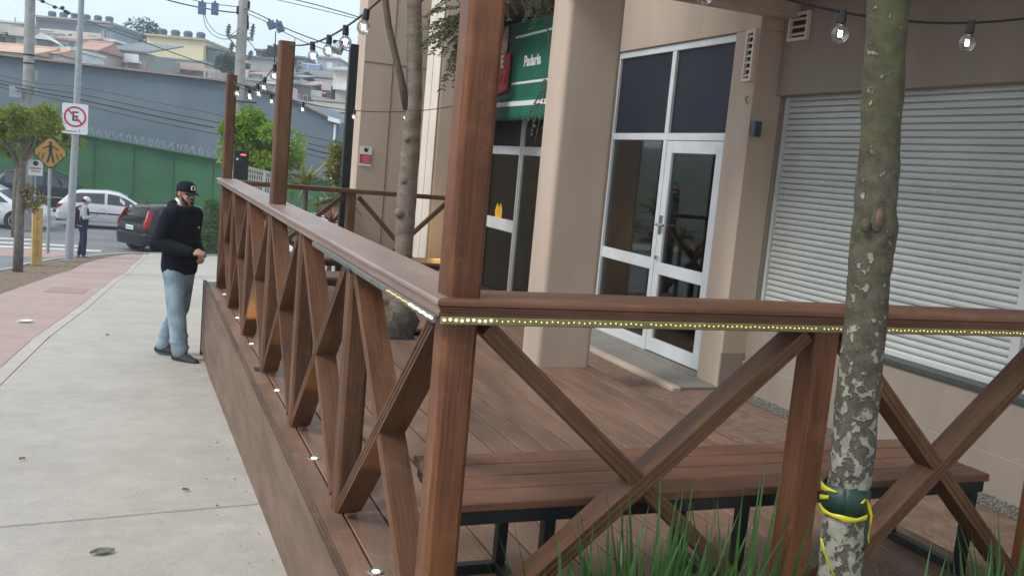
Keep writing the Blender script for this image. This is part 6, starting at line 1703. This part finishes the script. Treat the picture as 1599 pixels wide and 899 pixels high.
wrap('yellow_fold', ty, -1.5, -.7, lambda u: .20 + .28 * u, lambda u: .42 + .2 * u, .004, 12)
wrap('yellow_edge', ty, -1.5, 1.3, lambda u: -.06 - .12 * math.sin(u * 3), lambda u: .12 - .10 * math.sin(u * 3) + .03 * math.sin(u * 15), .0042, 24)
def ribbon(pts, w_, m, name):
    b = MB(); A = []
    for i, p in enumerate(pts):
        tw = V((math.cos(i * .5), -.4, math.sin(i * .5) * .3)).normalized(); A.append((b.bm.verts.new(p - tw * w_ / 2), b.bm.verts.new(p + tw * w_ / 2)))
    for (a, c), (e, f) in zip(A, A[1:]): b.face([a, c, f, e])
    o = obj(name, b, m, tp_, smooth=True); o.modifiers.new('thick', 'SOLIDIFY').thickness = .001
kk = [pl_at(x, y, YT - .06) for x, y in ((1345, 786), (1352, 779), (1357, 790), (1361, 806), (1360, 822), (1357, 838), (1358, 848))]
ribbon(kk, .010, ty, 'yellow_tail')
ribbon([pl_at(x, y, YT - .055) for x, y in ((1346, 790), (1352, 803), (1351, 822), (1353, 845), (1349, 862))], .015, tb, 'black_tail')
ribbon([pl_at(x, y, YT - .065) for x, y in ((1283, 840), (1288, 862), (1294, 878), (1303, 899), (1310, 915))], .006, ty, 'loose_end')

# ---------------------------------------------------------------- grass clumps in the front bed
b = MB(); b.poly([(-.2, -1.6, zg(-1) + .01), (3.2, -1.6, zg(-1) + .01), (3.2, -.165, zg(-.2) + .035), (-.2, -.165, zg(-.2) + .035)]); struct('planting_bed', b, M['soil'])
def tuft(label, c, n, hmin, hmax, spread=.5, w_=.010, base=.05):
    n = int(n * 1.8); t = thing('grass_clump', label, 'grass', c, 'grass clumps in the front bed'); ORG[t.name] = V((0, 0, 0)); b = MB()
    for i in range(n):
        a = random.uniform(0, 6.283); r = 1.3 * base * math.sqrt(random.random()); lean = random.uniform(0, spread)
        blade(b, (r * math.cos(a), r * math.sin(a), 0), (math.cos(a) * math.tan(lean) if lean > .01 else .01, math.sin(a) * math.tan(lean), 1), random.uniform(hmin, hmax), w_ * random.uniform(.6, 1.2), random.uniform(0, .9) * (.4 + lean), 8)
    obj('blades', b, GP, t); b = MB()
    for i in range(max(3, n // 9)):
        a = random.uniform(0, 6.283); lean = random.uniform(.2, 1.0); blade(b, (.06 * math.cos(a), .06 * math.sin(a), 0), (math.cos(a) * math.tan(lean), math.sin(a) * math.tan(lean), 1), random.uniform(.5, .9) * hmax, w_ * .6, random.uniform(.5, 1.8), 8)
    obj('dry_blades', b, DRY, t); return t
zb_ = 0
for i, (px, y, n, h0, h1, sp, lab) in enumerate(((925, -.42, 34, .42, .66, .30, 'loose grass clump at the left end of the front bed'), (975, -.40, 44, .40, .62, .26, 'grass clump left of the bright tall one in the front bed'), (1035, -.38, 64, .44, .70, .24, 'fullest grass clump under the crossing of the front braces'), (1080, -.55, 34, .36, .56, .30, 'short grass clump before the black bench leg'), (1165, -.36, 30, .46, .76, .20, 'tallest grass clump left of the middle front post'), (1215, -.62, 14, .34, .50, .34, 'sparse grass clump between the middle post and the mossy trunk'), (1430, -.30, 14, .30, .44, .45, 'low spreading grass clump right of the mossy trunk'), (1545, -.34, 34, .28, .46, .36, 'dark grass clump at the right edge of the picture'), (1590, -.28, 30, .30, .50, .34, 'grass clump beyond the right front post'), (1000, -.70, 30, .26, .42, .40, 'nearest low grass clump at the bottom of the picture'), (1120, -.75, 26, .24, .38, .42, 'nearest low grass clump below the middle front post'))):
    q = pl_at(px, 950, y); tuft(lab, V((q.x, y, zg(y) + .02)), n, h0 + .17, h1 + .21, sp * .75, .021)

# ---------------------------------------------------------------- air
b = MB(); A = [CAM + HR * x + HF * d for x, d in ((-600, -80), (600, -80), (600, 640), (-600, 640))]
b.prism([V((p.x, p.y, -6)) for p in A], (0, 0, 70))
hz = obj('haze', b, bpy.data.materials.new('haze_air')); hz['kind'] = 'stuff'
m = hz.data.materials[0]; m.use_nodes = True; N = m.node_tree.nodes; N.remove(N['Principled BSDF'])
v = N.new('ShaderNodeVolumePrincipled'); v.inputs['Color'].default_value = (.86, .92, 1., 1); v.inputs['Density'].default_value = .0012; v.inputs['Anisotropy'].default_value = .2
m.node_tree.links.new(v.outputs[0], N['Material Output'].inputs['Volume'])
SC.cycles.volume_bounces = 1
